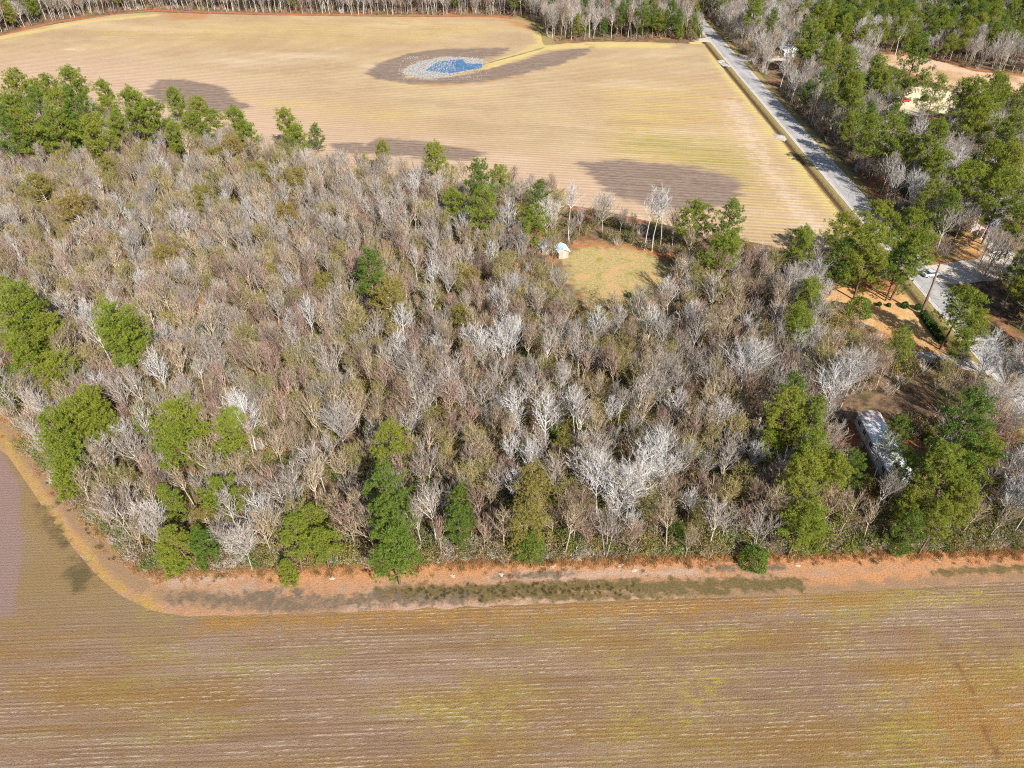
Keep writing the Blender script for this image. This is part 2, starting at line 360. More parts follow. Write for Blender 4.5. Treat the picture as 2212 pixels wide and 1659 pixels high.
ROADX, ROADW = 101.6, 3.75
FAR = PP((-90, 100), (0, 78), (60, 64), (120, 52), (180, 42), (250, 32), (330, 26), (420, 29), (560, 33), (740, 35), (900, 37), (1010, 37), (1080, 38),
         (1130, 44), (1158, 58), (1168, 75), (1172, 92), (1178, 98), (1230, 93), (1300, 90), (1400, 91), (1522, 96)) \
    + [(93.6, 372), (93.6, 300), (93.6, 240), (93.4, 200), (93, 168)] \
    + PP((1700, 540), (1580, 515), (1462, 491), (1330, 462), (1200, 436), (1000, 418), (850, 398), (700, 372), (500, 330), (250, 275), (0, 240), (-90, 225))
WOOD = PP((-120, 228), (0, 248), (250, 282), (500, 337), (700, 380), (850, 407), (1000, 427), (1200, 447), (1462, 503), (1690, 550), (1755, 600),
          (1765, 650), (1800, 690), (1880, 715), (1950, 755), (2040, 785), (2110, 815), (2180, 850), (2300, 900), (2380, 1180), (2212, 1192), (1950, 1190), (1660, 1203),
          (1300, 1210), (900, 1222), (600, 1232), (345, 1240), (290, 1215), (225, 1150), (150, 1060), (60, 960), (0, 878), (-120, 760))
CLEAR = [PP((1190, 560), (1235, 533), (1300, 526), (1400, 540), (1452, 580), (1470, 640), (1420, 690), (1330, 680), (1250, 640), (1200, 600)),
         PP((1118, 480), (1150, 480), (1185, 515), (1205, 545), (1180, 560), (1140, 540)),
         PP((1835, 862), (1900, 862), (2010, 845), (2110, 860), (2080, 892), (1940, 900), (1968, 1000), (1960, 1035), (1880, 1040), (1810, 960)),
         PP((1700, 575), (1770, 600), (1775, 625), (1700, 605))]
LAWN = PP((1755, 608), (1830, 596), (1960, 618), (1995, 660), (2060, 740), (2040, 765), (1990, 760), (1920, 722), (1850, 690), (1790, 682), (1765, 650))

def ditch_z(X, Y):
    d = np.abs(X - 95.3); return np.where((Y > 120) & (Y < 640), -0.75 * np.clip(1 - d / 1.5, 0, 1), 0.0)
def build_ground():
    xs = np.unique(np.concatenate([[-6000, -2500, -1200, -700, -520], np.arange(-420, 92, 1.8), np.arange(92, 99, 0.5), np.arange(99, 440, 1.8), [520, 700, 1200, 2500, 6000]]))
    ys = np.unique(np.concatenate([[-3000, -1000, -300, -80], np.arange(0, 640, 1.8), [700, 900, 1300, 2500, 7000]]))
    gx, gy = np.meshgrid(xs, ys); nx, ny = len(xs), len(ys)
    idx = np.arange(nx * ny).reshape(ny, nx)
    q = np.stack([idx[:-1, :-1], idx[:-1, 1:], idx[1:, 1:], idx[1:, :-1]], -1).reshape(-1, 4)
    X, Y = gx.ravel(), gy.ravel()
    me = mesh('ground', np.stack([X, Y, ditch_z(X, Y)], 1), q, (mat_ground(),))
    M = {
        'lawn': any_of(lambda x, y: area(x, y, LAWN, 1.5), A(2, (1690, 570), (1770, 596), (1780, 628), (1690, 610)), A(3, (2070, 740), (2140, 800), (2100, 815), (2030, 780)),
                       A(3, (2060, 505), (2110, 500), (2125, 560), (2070, 560))),
        'gold': any_of(A(2.5, (1215, 545), (1260, 526), (1400, 538), (1455, 580), (1475, 650), (1400, 690), (1290, 660), (1220, 600)), A(2, (1440, 40), (1700, 95), (1800, 130), (1740, 140), (1640, 110))),
        'red': any_of(A(1.5, (1118, 478), (1150, 478), (1190, 520), (1210, 560), (1180, 566), (1140, 540)), B(0.9, 1, (1232, 532), (1300, 527), (1400, 540)), B(1.6, 1.6, (1400, 540), (1470, 560)),
                      B(1.5, 2, (0, 77), (120, 47), (330, 22), (600, 31), (1080, 36), (1150, 45)), B(1.2, 1.5, (1170, 100), (1290, 91), (1400, 92)), A(2, (1770, 596), (1960, 610), (1960, 632), (1880, 625), (1780, 615)),
                      B(1.3, 1.5, (1880, 112), (2000, 120), (2110, 150), (2230, 165)), A(2, (1850, 905), (1800, 940), (1830, 1000), (1850, 960)), A(2, (2140, 905), (2200, 900), (2250, 960), (2160, 960)), A(2, (2010, 1000), (2060, 990), (2050, 1040))),
        'pink': any_of(A(2, (1872, 116), (1990, 121), (2105, 154), (2330, 178), (2330, 235), (2190, 205), (2080, 205), (1960, 155), (1890, 135)), A(2, (1660, 95), (1740, 100), (1740, 125), (1670, 122))),
        'sand': A(1.5, (1945, 195), (1990, 185), (2060, 200), (2090, 235), (2020, 248), (1945, 252), (1938, 225)),
        'verge': any_of(lambda x, y: np.clip(0.5 + (7.2 - np.abs(x - 100.7)) / 3, 0, 1) * (y < 640), B(6, 2, (1130, 40), (1165, 70), (1175, 100))),
        'vergegold': lambda x, y: np.clip(0.5 + (3 - np.abs(x - 90.5)) / 3, 0, 1) * (y > 160) * (y < 380),
        'ditch': any_of(lambda x, y: np.clip(0.5 + (0.8 - np.abs(x - 95.3)) / 1.2, 0, 1) * (y > 120) * (y < 640), lambda x, y: band(x, y, [(93.5, 128), (93.5, 96)], 0.8, 0.8)),
    }
    for k, fn in M.items():
        at = me.attributes.new(k, 'FLOAT', 'POINT'); at.data.foreach_set('value', fn(X.astype(float), Y.astype(float)).astype(np.float32))
    o = link('ground', me); o['kind'] = 'structure'
build_ground()

POND = PP((868, 157), (885, 142), (920, 130), (965, 124), (1010, 124), (1045, 128), (1040, 140), (1036, 148), (1005, 155), (965, 166), (930, 170), (895, 166))
sheet('stubble_field', FAR, 1.4, 0.008, mat_far_field(), {
    'pinkish': any_of(A(20, (-90, 130), (200, 120), (500, 170), (760, 260), (1000, 330), (1300, 360), (1500, 400), (1700, 560), (700, 380), (-90, 250)), A(10, (1550, 180), (1640, 330), (1760, 470), (1700, 470), (1600, 330))),
    'yellow': any_of(A(7, (500, 205), (640, 215), (860, 245), (900, 270), (760, 262), (600, 240)), A(14, (1290, 190), (1560, 180), (1700, 330), (1840, 500), (1650, 520), (1560, 420), (1330, 350), (1300, 290)), A(12, (200, 60), (900, 40), (1100, 60), (900, 90), (300, 90))),
    'gold': any_of(B(3.5, 3, (1545, 120), (1640, 240), (1740, 370), (1840, 490)), B(4.5, 3, (1175, 103), (1300, 96), (1430, 98)), B(3.5, 2.5, (1165, 60), (1172, 92), (1140, 115), (1060, 140)), B(3, 2.5, (0, 82), (180, 48), (330, 33)), B(2.2, 2, (1172, 108), (1110, 128), (1050, 150)), B(2.5, 2, (1545, 100), (1560, 150))),
    'green': A(8, (1360, 280), (1560, 300), (1640, 360), (1620, 400), (1450, 340), (1340, 320)),
    'pale': any_of(B(2.2, 2.5, (1580, 220), (1625, 310), (1690, 410), (1760, 500)), B(1.2, 1.2, (140, 107), (180, 108)), A(1.2, (1555, 137), (1570, 132), (1580, 160), (1570, 165)), A(1.5, (835, 136), (855, 130), (850, 140)), B(2.0, 1.5, (1180, 437), (1330, 466), (1480, 498)), A(2, (1180, 40), (1240, 36), (1210, 50))),
    'rust': any_of(A(3, (350, 24), (460, 27), (440, 40), (370, 44)), A(3, (1080, 40), (1140, 50), (1160, 66), (1120, 60)), B(1.5, 2, (820, 168), (920, 182), (1030, 180), (1120, 162)), B(0.8, 1, (1540, 210), (1600, 216)), B(0.8, 1, (1265, 96), (1285, 97))),
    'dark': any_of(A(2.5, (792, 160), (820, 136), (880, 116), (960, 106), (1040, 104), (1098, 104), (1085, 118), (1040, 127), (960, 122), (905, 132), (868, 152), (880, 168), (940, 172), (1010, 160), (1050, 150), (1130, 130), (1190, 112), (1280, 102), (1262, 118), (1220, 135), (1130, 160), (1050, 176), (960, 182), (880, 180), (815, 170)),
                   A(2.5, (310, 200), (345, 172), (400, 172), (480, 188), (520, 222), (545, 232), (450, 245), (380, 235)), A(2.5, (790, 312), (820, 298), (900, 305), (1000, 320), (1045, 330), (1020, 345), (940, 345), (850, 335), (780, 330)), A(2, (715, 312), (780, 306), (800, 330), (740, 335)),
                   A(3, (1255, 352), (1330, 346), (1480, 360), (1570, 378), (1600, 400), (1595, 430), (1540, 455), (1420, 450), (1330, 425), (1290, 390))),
    'ditch': B(0.6, 0.7, (1035, 141), (1100, 124), (1175, 103)),
}, 0.5)
NEAR_TOP = [(-100, 770), (0, 885), (60, 985), (130, 1090), (215, 1190), (330, 1285), (400, 1322), (560, 1318), (760, 1312), (1000, 1302), (1300, 1288), (1500, 1282), (1700, 1275), (1950, 1262), (2212, 1240), (2400, 1230)]
sheet('fallow_field', PP(*NEAR_TOP) + [(400, P(2400, 1230)[1]), (400, -60), (-400, -60), (-400, 75), (-300, P(-100, 820)[1])], 1.2, 0.008, mat_near_field(), {
    'yellow': any_of(A(1.2, (300, 1290), (360, 1290), (370, 1330), (300, 1340)), A(3, (900, 1530), (1080, 1500), (1120, 1560), (950, 1580)), A(5, (1900, 1500), (2212, 1440), (2300, 1659), (1950, 1659)), A(3, (1350, 1480), (1560, 1470), (1560, 1540), (1350, 1550)), A(2, (1700, 1300), (2000, 1280), (2200, 1290), (1800, 1330)), A(2, (1420, 1375), (1600, 1370), (1560, 1400), (1420, 1400))),
    'amber': any_of(A(1.5, (430, 1335), (760, 1320), (1300, 1305), (1900, 1285), (1900, 1305), (1300, 1335), (800, 1350), (430, 1360)), A(5, (1950, 1450), (2260, 1500), (2260, 1659), (2050, 1620)), A(2, (80, 1040), (160, 1180), (230, 1300), (150, 1280), (60, 1120))),
    'plough': A(1, (-300, 850), (-20, 930), (42, 1050), (48, 1200), (30, 1330), (-300, 1330)),
    'calm': A(5, (-200, 900), (60, 950), (420, 1330), (600, 1345), (380, 1400), (150, 1420), (-200, 1480)),
    'dull': A(3, (-200, 800), (0, 900), (120, 1080), (260, 1240), (420, 1330), (330, 1360), (100, 1330), (-200, 1330)),
    'damp': any_of(A(0.9, (80, 1085), (115, 1105), (160, 1175), (140, 1185), (95, 1135)), A(0.9, (140, 1215), (190, 1205), (205, 1262), (160, 1280))),
    'rut': any_of(B(0.35, 0.4, (2035, 1385), (2090, 1480), (2160, 1640))),
}, 0.35)
sheet('dirt_track', PP((-140, 740), (0, 862), (70, 962), (160, 1062), (235, 1150), (300, 1212), (345, 1236), (600, 1228), (1000, 1216), (1660, 1200), (2212, 1188), (2480, 1180), (2480, 1238),
      (2212, 1254), (1950, 1272), (1700, 1285), (1500, 1292), (1300, 1298), (1000, 1312), (760, 1322), (560, 1328), (400, 1332), (320, 1316), (262, 1288), (205, 1238), (165, 1190), (118, 1130), (75, 1070), (15, 985), (-160, 850)), 0.7, 0.016, mat_track(), {
    'litter': any_of(B(2.0, 1.5, (600, 1236), (1000, 1222), (1660, 1206), (2212, 1196)), B(1.2, 1, (2212, 1230), (1700, 1262))),
    'pinksand': any_of(A(1, (180, 1085), (250, 1140), (360, 1225), (520, 1250), (430, 1265), (330, 1250), (250, 1200), (190, 1130)), B(0.8, 0.8, (1060, 1245), (1500, 1236)), B(0.7, 0.8, (700, 1310), (1200, 1300), (1500, 1292)), B(0.8, 0.8, (20, 950), (80, 1020), (150, 1080))),
    'brown': any_of(A(0.8, (-100, 830), (0, 900), (100, 1000), (180, 1080), (280, 1190), (330, 1270), (300, 1290), (220, 1230), (140, 1120), (60, 1020), (0, 960)), B(1.2, 1, (340, 1285), (500, 1300), (720, 1312)), A(0.8, (-100, 880), (0, 985), (50, 1060), (110, 1150), (190, 1230), (270, 1290), (330, 1300), (300, 1340), (150, 1300), (0, 1120), (-140, 960)), B(1.0, 1, (1560, 1285), (1950, 1264), (2212, 1240))),
    'gold': any_of(B(0.55, 0.5, (0, 935), (30, 985), (90, 1070), (130, 1135), (180, 1180), (215, 1235), (265, 1275)), A(0.8, (285, 1288), (330, 1290), (345, 1318), (300, 1320))),
    'dark': any_of(B(1.2, 0.7, (820, 1282), (1100, 1273), (1400, 1265), (1720, 1262)), B(0.8, 0.7, (1000, 1290), (1300, 1284), (1560, 1276)), A(0.7, (75, 1085), (110, 1100), (150, 1170), (130, 1175), (90, 1130)), A(0.8, (135, 1220), (180, 1210), (200, 1255), (160, 1275)), B(0.6, 0.4, (2020, 1238), (2212, 1226)), A(0.6, (760, 1290), (900, 1278), (900, 1290), (780, 1300))),
    'wet': any_of(B(0.8, 0.9, (380, 1290), (520, 1298), (760, 1300), (1000, 1290)), A(0.6, (530, 1278), (600, 1272), (610, 1290), (540, 1296)), A(0.6, (618, 1274), (662, 1272), (655, 1290), (622, 1290)), A(0.6, (420, 1288), (520, 1290), (500, 1302), (430, 1300)), A(0.6, (860, 1295), (960, 1292), (940, 1304), (870, 1306)), B(0.5, 0.5, (1530, 1228), (1690, 1226)), A(0.5, (1060, 1240), (1250, 1236), (1200, 1250), (1080, 1250)), B(0.5, 0.5, (560, 1315), (660, 1312)), A(0.5, (210, 1105), (250, 1110), (300, 1170), (270, 1180))),
}, 0.35, seed=9)
rp = [(ROADX - ROADW, -60), (ROADX + ROADW, -60), (ROADX + ROADW, 700), (ROADX - ROADW, 700)]
sheet('road', rp, 1.5, 0.05, mat_road(), {}, 0.10, loc=(ROADX, 0))
mdrive = NT('gravel_drive_surface', 0.95); gg = mdrive.noise(2, 5, 0.7)
mdrive.col(mdrive.mix(mdrive.ramp(gg, 0.3, 0.7), (0.40, 0.34, 0.28), (0.56, 0.50, 0.43))); mdrive.bump(gg, 0.08)
drv = sheet('driveway', PP((2000, 575), (2060, 566), (2110, 560), (2140, 545), (2115, 515), (2090, 490), (2110, 482), (2140, 500), (2185, 540), (2215, 575), (2300, 590), (2300, 608), (2180, 604), (2080, 612), (2020, 612)), 1.0, 0.03, mdrive.m, {}, 0.4, seed=5)
sheet('side_drive', PP((1592, 122), (1625, 117), (1662, 120), (1700, 118), (1700, 130), (1660, 134), (1620, 132), (1600, 134)), 1.0, 0.03, mdrive.m, {}, 0.4, seed=6)
sheet('field_entrance', [(91, 381), (98.4, 379), (98.6, 388), (90, 386)], 1.0, 0.024, mdrive.m, {}, 0.3, seed=8)
sheet('yard_drive', PP((1955, 755), (2000, 760), (2080, 770), (2125, 790), (2150, 815), (2100, 800), (2040, 790), (1985, 782)), 1.0, 0.03, mdrive.m, {}, 0.4, seed=11)
WPOLY = PP((918, 153), (935, 140), (950, 133), (975, 130), (1000, 128), (1005, 137), (1040, 138), (1040, 147), (1005, 153), (980, 158), (955, 158))
sheet('pond_water', WPOLY, 0.8, 0.03, mat_water(), {}, 0.5)
mw = NT('pale_grit', 0.95); gg = mw.noise(1.2, 5, 0.8)
mw.col(mw.mix(mw.ramp(gg, 0.35, 0.7), (0.17, 0.14, 0.115), (0.31, 0.28, 0.25)))
sheet('pond_shore', POND, 0.8, 0.018, mw.m, {}, 0.5, seed=4)

# ------------------------------------------------------------------ tree builders
def tubes(paths, sides):
    """paths: list of (points kx3, radii k) -> verts, tris"""
    V, F, n = [], [], 0
    for pts, rad in paths:
        pts = np.asarray(pts); rad = np.asarray(rad); k = len(pts)
        d = pts[-1] - pts[0]; d = d / (np.linalg.norm(d) + 1e-9)
        a = np.cross(d, [0.31, 0.77, 0.55]); a /= np.linalg.norm(a) + 1e-9; b = np.cross(d, a)
        th = np.arange(sides) * 2 * math.pi / sides
        ring = np.cos(th)[:, None] * a + np.sin(th)[:, None] * b
        V.append((pts[:, None, :] + rad[:, None, None] * ring[None]).reshape(-1, 3))
        i = np.arange(sides); j = (i + 1) % sides
        for s in range(k - 1):
            o = n + s * sides
            F.append(np.stack([o + i, o + j, o + sides + j], 1)); F.append(np.stack([o + i, o + sides + j, o + sides + i], 1))
        n += k * sides
    return np.concatenate(V), np.concatenate(F)
def unit(v): return v / (np.linalg.norm(v) + 1e-9)
def bend(p, d, L, k, up, jit, r):
    """a branch that curves up as it grows"""
    pts = [np.array(p, float)]; d = unit(np.array(d, float))
    for i in range(k):
        d = unit(d + np.array([0, 0, up]) / k + r.normal(0, jit, 3)); pts.append(pts[-1] + d * L / k)
    return np.array(pts)
def bare_tree(seed, H=13.0, CR=2.6, fork=0.42, stems=1, dens_=1.0, tw=0.020, lean=0.04, leaf=0, thick=1.0):
    """trunk, long limbs that sweep up to the crown's rim, side branches and twigs that follow them"""
    r = np.random.default_rng(seed); T1, T2, TW, LF = [], [], [], []
    for s in range(stems):
        a = r.uniform(0, 6.28); ln = lean if stems == 1 else lean + 0.13
        d0 = unit(np.array([math.cos(a) * ln, math.sin(a) * ln, 1.0]))
        hh = H * r.uniform(0.85, 1.0) if s else H
        tr = bend([0.22 * math.cos(a) * (stems > 1), 0.22 * math.sin(a) * (stems > 1), -0.3], d0, hh * 0.97, 8, 0.08, 0.035, r)
        r0 = 0.0115 * hh * (1.0 if stems == 1 else 0.75) * thick
        T1.append((tr, r0 * (1 - np.linspace(0, 1, 9) ** 0.9 * 0.90)))
        nl = int((15 if stems == 1 else 9) * dens_); cr = CR * (1.0 if stems == 1 else 0.75); ax = tr[-1]
        for i in range(nl):
            g = (i + r.uniform(0, 1)) / nl; f = fork + (0.86 - fork) * g ** 1.1
            q = f * 8; qi = min(int(q), 7); p = tr[qi] + (tr[qi + 1] - tr[qi]) * (q - qi)
            an = i * 2.4 + r.uniform(-0.5, 0.5); rho = cr * (1.12 - 0.75 * g) * r.uniform(0.75, 1.15)
            ztip = hh * (1.0 - 0.20 * (rho / cr) ** 1.5 - r.uniform(0, 0.13))
            ztip = max(ztip, p[2] + 1.2)
            tip = np.array([ax[0] * 0.8 + p[0] * 0.2 + math.cos(an) * rho, ax[1] * 0.8 + p[1] * 0.2 + math.sin(an) * rho, ztip])
            ctl = p + np.array([math.cos(an) * rho * 0.55, math.sin(an) * rho * 0.55, (ztip - p[2]) * 0.36])
            u = np.linspace(0, 1, 7)[:, None]; b = (1 - u) ** 2 * p + 2 * u * (1 - u) * ctl + u * u * tip
            b[1:-1] += r.normal(0, 0.07, (5, 3)); L = np.linalg.norm(tip - p)
            rb = max(0.036, r0 * 0.55 * (1.1 - 0.6 * g)); T1.append((b, rb * (1 - np.linspace(0, 1, 7) * 0.82)))
            n2 = int(1.6 * L * dens_) + 3
            for j in range(n2):
                t = 0.18 + 0.80 * (j + r.uniform(0, 1)) / n2; q2 = t * 6; k2 = min(int(q2), 5); p2 = b[k2] + (b[k2 + 1] - b[k2]) * (q2 - k2)
                dd = unit(b[k2 + 1] - b[k2]); side = unit(np.cross(dd, r.normal(0, 1, 3)))
                L2 = min(2.6, L * r.uniform(0.22, 0.42) * (1.25 - 0.6 * t))
                c = bend(p2, dd * 0.85 + side * 0.62, L2, 3, 0.35, 0.06, r)
                T2.append((c, (0.024 + 0.007 * L2) * (1 - np.linspace(0, 1, 4) * 0.65) * thick))
                n3 = 5
                for m_ in range(n3):
                    t3 = (m_ + r.uniform(0.2, 1)) / n3; q3 = t3 * 3; k3 = min(int(q3), 2); p3 = c[k3] + (c[k3 + 1] - c[k3]) * (q3 - k3)
                    d3 = unit(unit(c[k3 + 1] - c[k3]) * 1.0 + unit(r.normal(0, 1, 3)) * 0.55 + np.array([0, 0, 0.25]))
                    L3 = r.uniform(0.45, 1.05) * (0.55 + CR / 6)
                    TW.append((p3, d3, L3, tw))
                    for _ in range(1 if leaf == 0 else 2):
                        t4 = r.uniform(0.25, 0.9); d4 = unit(d3 + unit(r.normal(0, 1, 3)) * 0.5)
                        TW.append((p3 + d3 * L3 * t4, d4, L3 * 0.6, tw * 0.8))
                        if leaf and r.uniform() < leaf: LF.append(p3 + d3 * L3 * t4 + d4 * L3 * 0.4)
    V1, F1 = tubes(T1, 6); V2, F2 = tubes(T2, 3)
    p = np.array([t[0] for t in TW]); d = np.array([t[1] for t in TW]); L = np.array([t[2] for t in TW]); wd = np.array([t[3] for t in TW])
    sd_ = np.cross(d, r.normal(0, 1, d.shape)); sd_ /= np.linalg.norm(sd_, axis=1)[:, None] + 1e-9
    tv = np.stack([p - sd_ * wd[:, None], p + sd_ * wd[:, None], p + d * L[:, None]], 1).reshape(-1, 3)
    tf = np.arange(len(tv)).reshape(-1, 3)
    V = np.concatenate([V2, tv]); F = np.concatenate([F2, tf + len(V2)]); mi = np.zeros(len(F), int)
    if LF:
        lp = np.array(LF); k = 3; lp = np.repeat(lp, k, 0) + r.normal(0, 0.13, (len(lp) * k, 3))
        lv, lf = leafs(lp, 0.06, 0.10, r); F = np.concatenate([F, lf + len(V)]); mi = np.concatenate([mi, np.ones(len(lf), int)]); V = np.concatenate([V, lv])
    return (V1, F1), (V, F, mi)
def leafs(c, w0, l0, r):
    n = len(c); a = r.normal(0, 1, (n, 3)); a /= np.linalg.norm(a, axis=1)[:, None]
    b = np.cross(a, r.normal(0, 1, (n, 3))); b /= np.linalg.norm(b, axis=1)[:, None]
    s = r.uniform(0.6, 1.3, (n, 1))
    v = np.stack([c - b * w0 * s, c + b * w0 * s, c + a * l0 * s * 2], 1).reshape(-1, 3)
    return v, np.arange(len(v)).reshape(-1, 3)
def needles(centres, rad, per, r, w0=0.030, l0=0.145, flat_=0.75):
    """tufts: narrow blades radiating from shoots, clumps with air between"""
    out = []
    n = len(centres); k = 9                                   # shoots per clump
    sh = r.normal(0, 1, (n, k, 3)); sh /= np.linalg.norm(sh, axis=2)[..., None]; sh *= (r.uniform(0.35, 1.0, (n, k, 1)) ** 0.5) * np.asarray(rad).reshape(-1, 1, 1)
    sh[..., 2] *= flat_
    c = np.repeat((centres[:, None, :] + sh).reshape(-1, 3), per, 0)
    dirs = np.repeat(unit_rows(sh.reshape(-1, 3)), per, 0) * 0.55 + r.normal(0, 0.62, (len(c), 3)) + np.array([0, 0, 0.28])
    dirs = unit_rows(dirs); s = unit_rows(np.cross(dirs, r.normal(0, 1, dirs.shape)))
    L = r.uniform(0.6, 1.35, (len(c), 1)) * l0 * 2
    c0 = c + r.normal(0, 0.07, c.shape)
    v = np.stack([c0 - s * w0 * 1.15, c0 + s * w0 * 1.15, c0 + dirs * L], 1).reshape(-1, 3)
    return v, np.arange(len(v)).reshape(-1, 3)
def unit_rows(a): return a / (np.linalg.norm(a, axis=1)[:, None] + 1e-9)
def pine_tree(seed, H=18.0, CR=3.3, cb=0.42, open_=0.0, cone=0.25, per=13):
    r = np.random.default_rng(seed); T, cl, rd = [], [], []
    tr = bend([0, 0, -0.3], [r.normal(0, 0.03), r.normal(0, 0.03), 1], H * 0.97, 9, 0.05, 0.03, r)
    T.append((tr, 0.0145 * H * (1 - np.linspace(0, 1, 10) ** 1.2 * 0.88)))
    lobes = r.uniform(0, 6.28, 3)
    nb = int(42 * (1 - 0.3 * open_))
    for i in range(nb):
        g = (i + r.uniform(0, 1)) / nb; f = cb + (0.97 - cb) * g; q = f * 9; qi = min(int(q), 8); p = tr[qi] + (tr[qi + 1] - tr[qi]) * (q - qi)
        an = i * 2.4 + r.uniform(-0.4, 0.4)
        prof = max(0.22, (1 - abs((g - 0.42) / 0.62) ** 2.3)) * (1 - cone) + cone * (1.05 - g)
        L = CR * prof * (1 + 0.22 * math.sin(an * 2 + lobes[0]) + 0.15 * math.sin(an * 3 + lobes[1])) * r.uniform(0.78, 1.12) + 0.5
        el = r.uniform(-0.05, 0.35) + 0.60 * g
        b = bend(p, [math.cos(an) * math.cos(el), math.sin(an) * math.cos(el), math.sin(el)], L, 4, 0.35, 0.07, r)
        T.append((b, (0.03 + 0.010 * L) * (1 - np.linspace(0, 1, 5) * 0.8)))
        for j in range(max(2, int(L * 1.7))):
            t = 1.0 - 0.70 * (j / max(2, L * 1.7)) * r.uniform(0.7, 1.2); q2 = np.clip(t, 0.1, 1) * 4; k2 = min(int(q2), 3); c = b[k2] + (b[k2 + 1] - b[k2]) * (q2 - k2)
            c = c + r.normal(0, 0.34, 3) * np.array([1, 1, 0.5]) * (0.5 + 0.18 * L); cl.append(c); rd.append(r.uniform(0.42, 0.72))
    cl.append(tr[-1]); rd.append(0.6); cl.append(tr[-2]); rd.append(0.7)
    cl = np.array(cl); V, F = needles(cl, rd, per, r)
    V1, F1 = tubes(T, 5)
    return (V1, F1), (V, F, None)
def shrub(seed, rx=1.2, h=2.2, n=2600, cone=0.0):
    r = np.random.default_rng(seed); T = []
    for i in range(7):
        a = r.uniform(0, 6.28); T.append((bend([0, 0, -0.1], [math.cos(a) * 0.4, math.sin(a) * 0.4, 1], h * 0.75, 3, 0.3, 0.1, r), np.array([0.04, 0.03, 0.02, 0.01])))
    th = r.uniform(0, 6.28, n); z = r.uniform(0.03, 1, n); rr = rx * (np.sin(math.pi * np.clip(0.18 + 0.80 * z, 0, 1)) ** 0.5 if not cone else (1 - z * cone)) * r.uniform(0.6, 1.0, n) ** 0.5
    rr *= 1 + 0.18 * np.sin(th * 3 + z * 5 + seed)
    c = np.stack([rr * np.cos(th), rr * np.sin(th), z * h], 1); V, F = leafs(c, 0.06, 0.085, r)
    V1, F1 = tubes(T, 4)
    return (V1, F1), (V, F, None)

# ------------------------------------------------------------------ plant materials
def bark(name, c1, c2, var=0.25):
    m = NT(name, 0.9, 0.15); n = m.noise(1.2, 4, 0.7, m.map((1, 1, 0.25)))
    b = m.mix(m.ramp(n, 0.35, 0.7), c1, c2)
    k = m.ramp(m.rnd(), 0, 1, 1 - var, 1 + var * 0.6)
    x = m.n('ShaderNodeVectorMath', operation='SCALE'); m.put(x.inputs[0], b); m.put(x.inputs[3], k); m.col(x.outputs[0]); return m.m
def foliage(name, c1, c2, c3, tl=0.25):
    m = NT(name, 0.65, 0.25)
    n = m.noise(0.9, 3, 0.6); b = m.mix(m.ramp(n, 0.35, 0.65), c1, c2)
    b = m.mix(m.ramp(m.rnd(), 0.35, 1.0, 0, 0.75), b, c3); m.col(b)
    t = m.n('ShaderNodeBsdfTranslucent'); m.put(t.inputs[0], b); ms = m.n('ShaderNodeMixShader'); ms.inputs[0].default_value = tl
    m.put(ms.inputs[1], m.p.outputs[0]); m.put(ms.inputs[2], t.outputs[0]); m.put(m.out.inputs[0], ms.outputs[0]); return m.m
BK = {
    'white': bark('white_bark', (0.46, 0.44, 0.42), (0.68, 0.65, 0.62), 0.15),
    'grey': bark('grey_bark', (0.38, 0.335, 0.295), (0.60, 0.545, 0.485)),
    'tan': bark('tan_bark', (0.38, 0.31, 0.225), (0.57, 0.48, 0.36)),
    'brown': bark('brown_bark', (0.31, 0.22, 0.17), (0.48, 0.365, 0.30)),
    'olive': bark('olive_twigs', (0.28, 0.235, 0.11), (0.43, 0.37, 0.20)),
}
TWG = {'white': bark('white_twigs', (0.40, 0.38, 0.365), (0.60, 0.57, 0.545), 0.15), 'grey': bark('grey_twigs', (0.265, 0.225, 0.19), (0.45, 0.395, 0.345)),
       'tan': bark('tan_twigs', (0.255, 0.19, 0.12), (0.43, 0.34, 0.23)), 'brown': bark('brown_twigs', (0.225, 0.145, 0.11), (0.38, 0.27, 0.215)), 'olive': BK['olive']}
M_PBARK = bark('pine_bark', (0.13, 0.085, 0.06), (0.25, 0.17, 0.12)); M_SNAG = bark('dead_wood', (0.16, 0.10, 0.075), (0.34, 0.25, 0.20), 0.05)
M_PINE = foliage('pine_needles', (0.145, 0.195, 0.020), (0.245, 0.290, 0.034), (0.260, 0.270, 0.034))
M_PINED = foliage('dark_pine_needles', (0.080, 0.140, 0.020), (0.145, 0.215, 0.030), (0.165, 0.225, 0.030))
M_OLIVE = foliage('olive_leaves', (0.21, 0.195, 0.04), (0.31, 0.27, 0.065), (0.32, 0.22, 0.07), 0.3)
M_HOLLY = foliage('holly_leaves', (0.035, 0.085, 0.015), (0.07, 0.13, 0.02), (0.06, 0.11, 0.02))
M_BUSH = foliage('undergrowth_leaves', (0.11, 0.105, 0.028), (0.19, 0.165, 0.05), (0.26, 0.14, 0.06), 0.3)

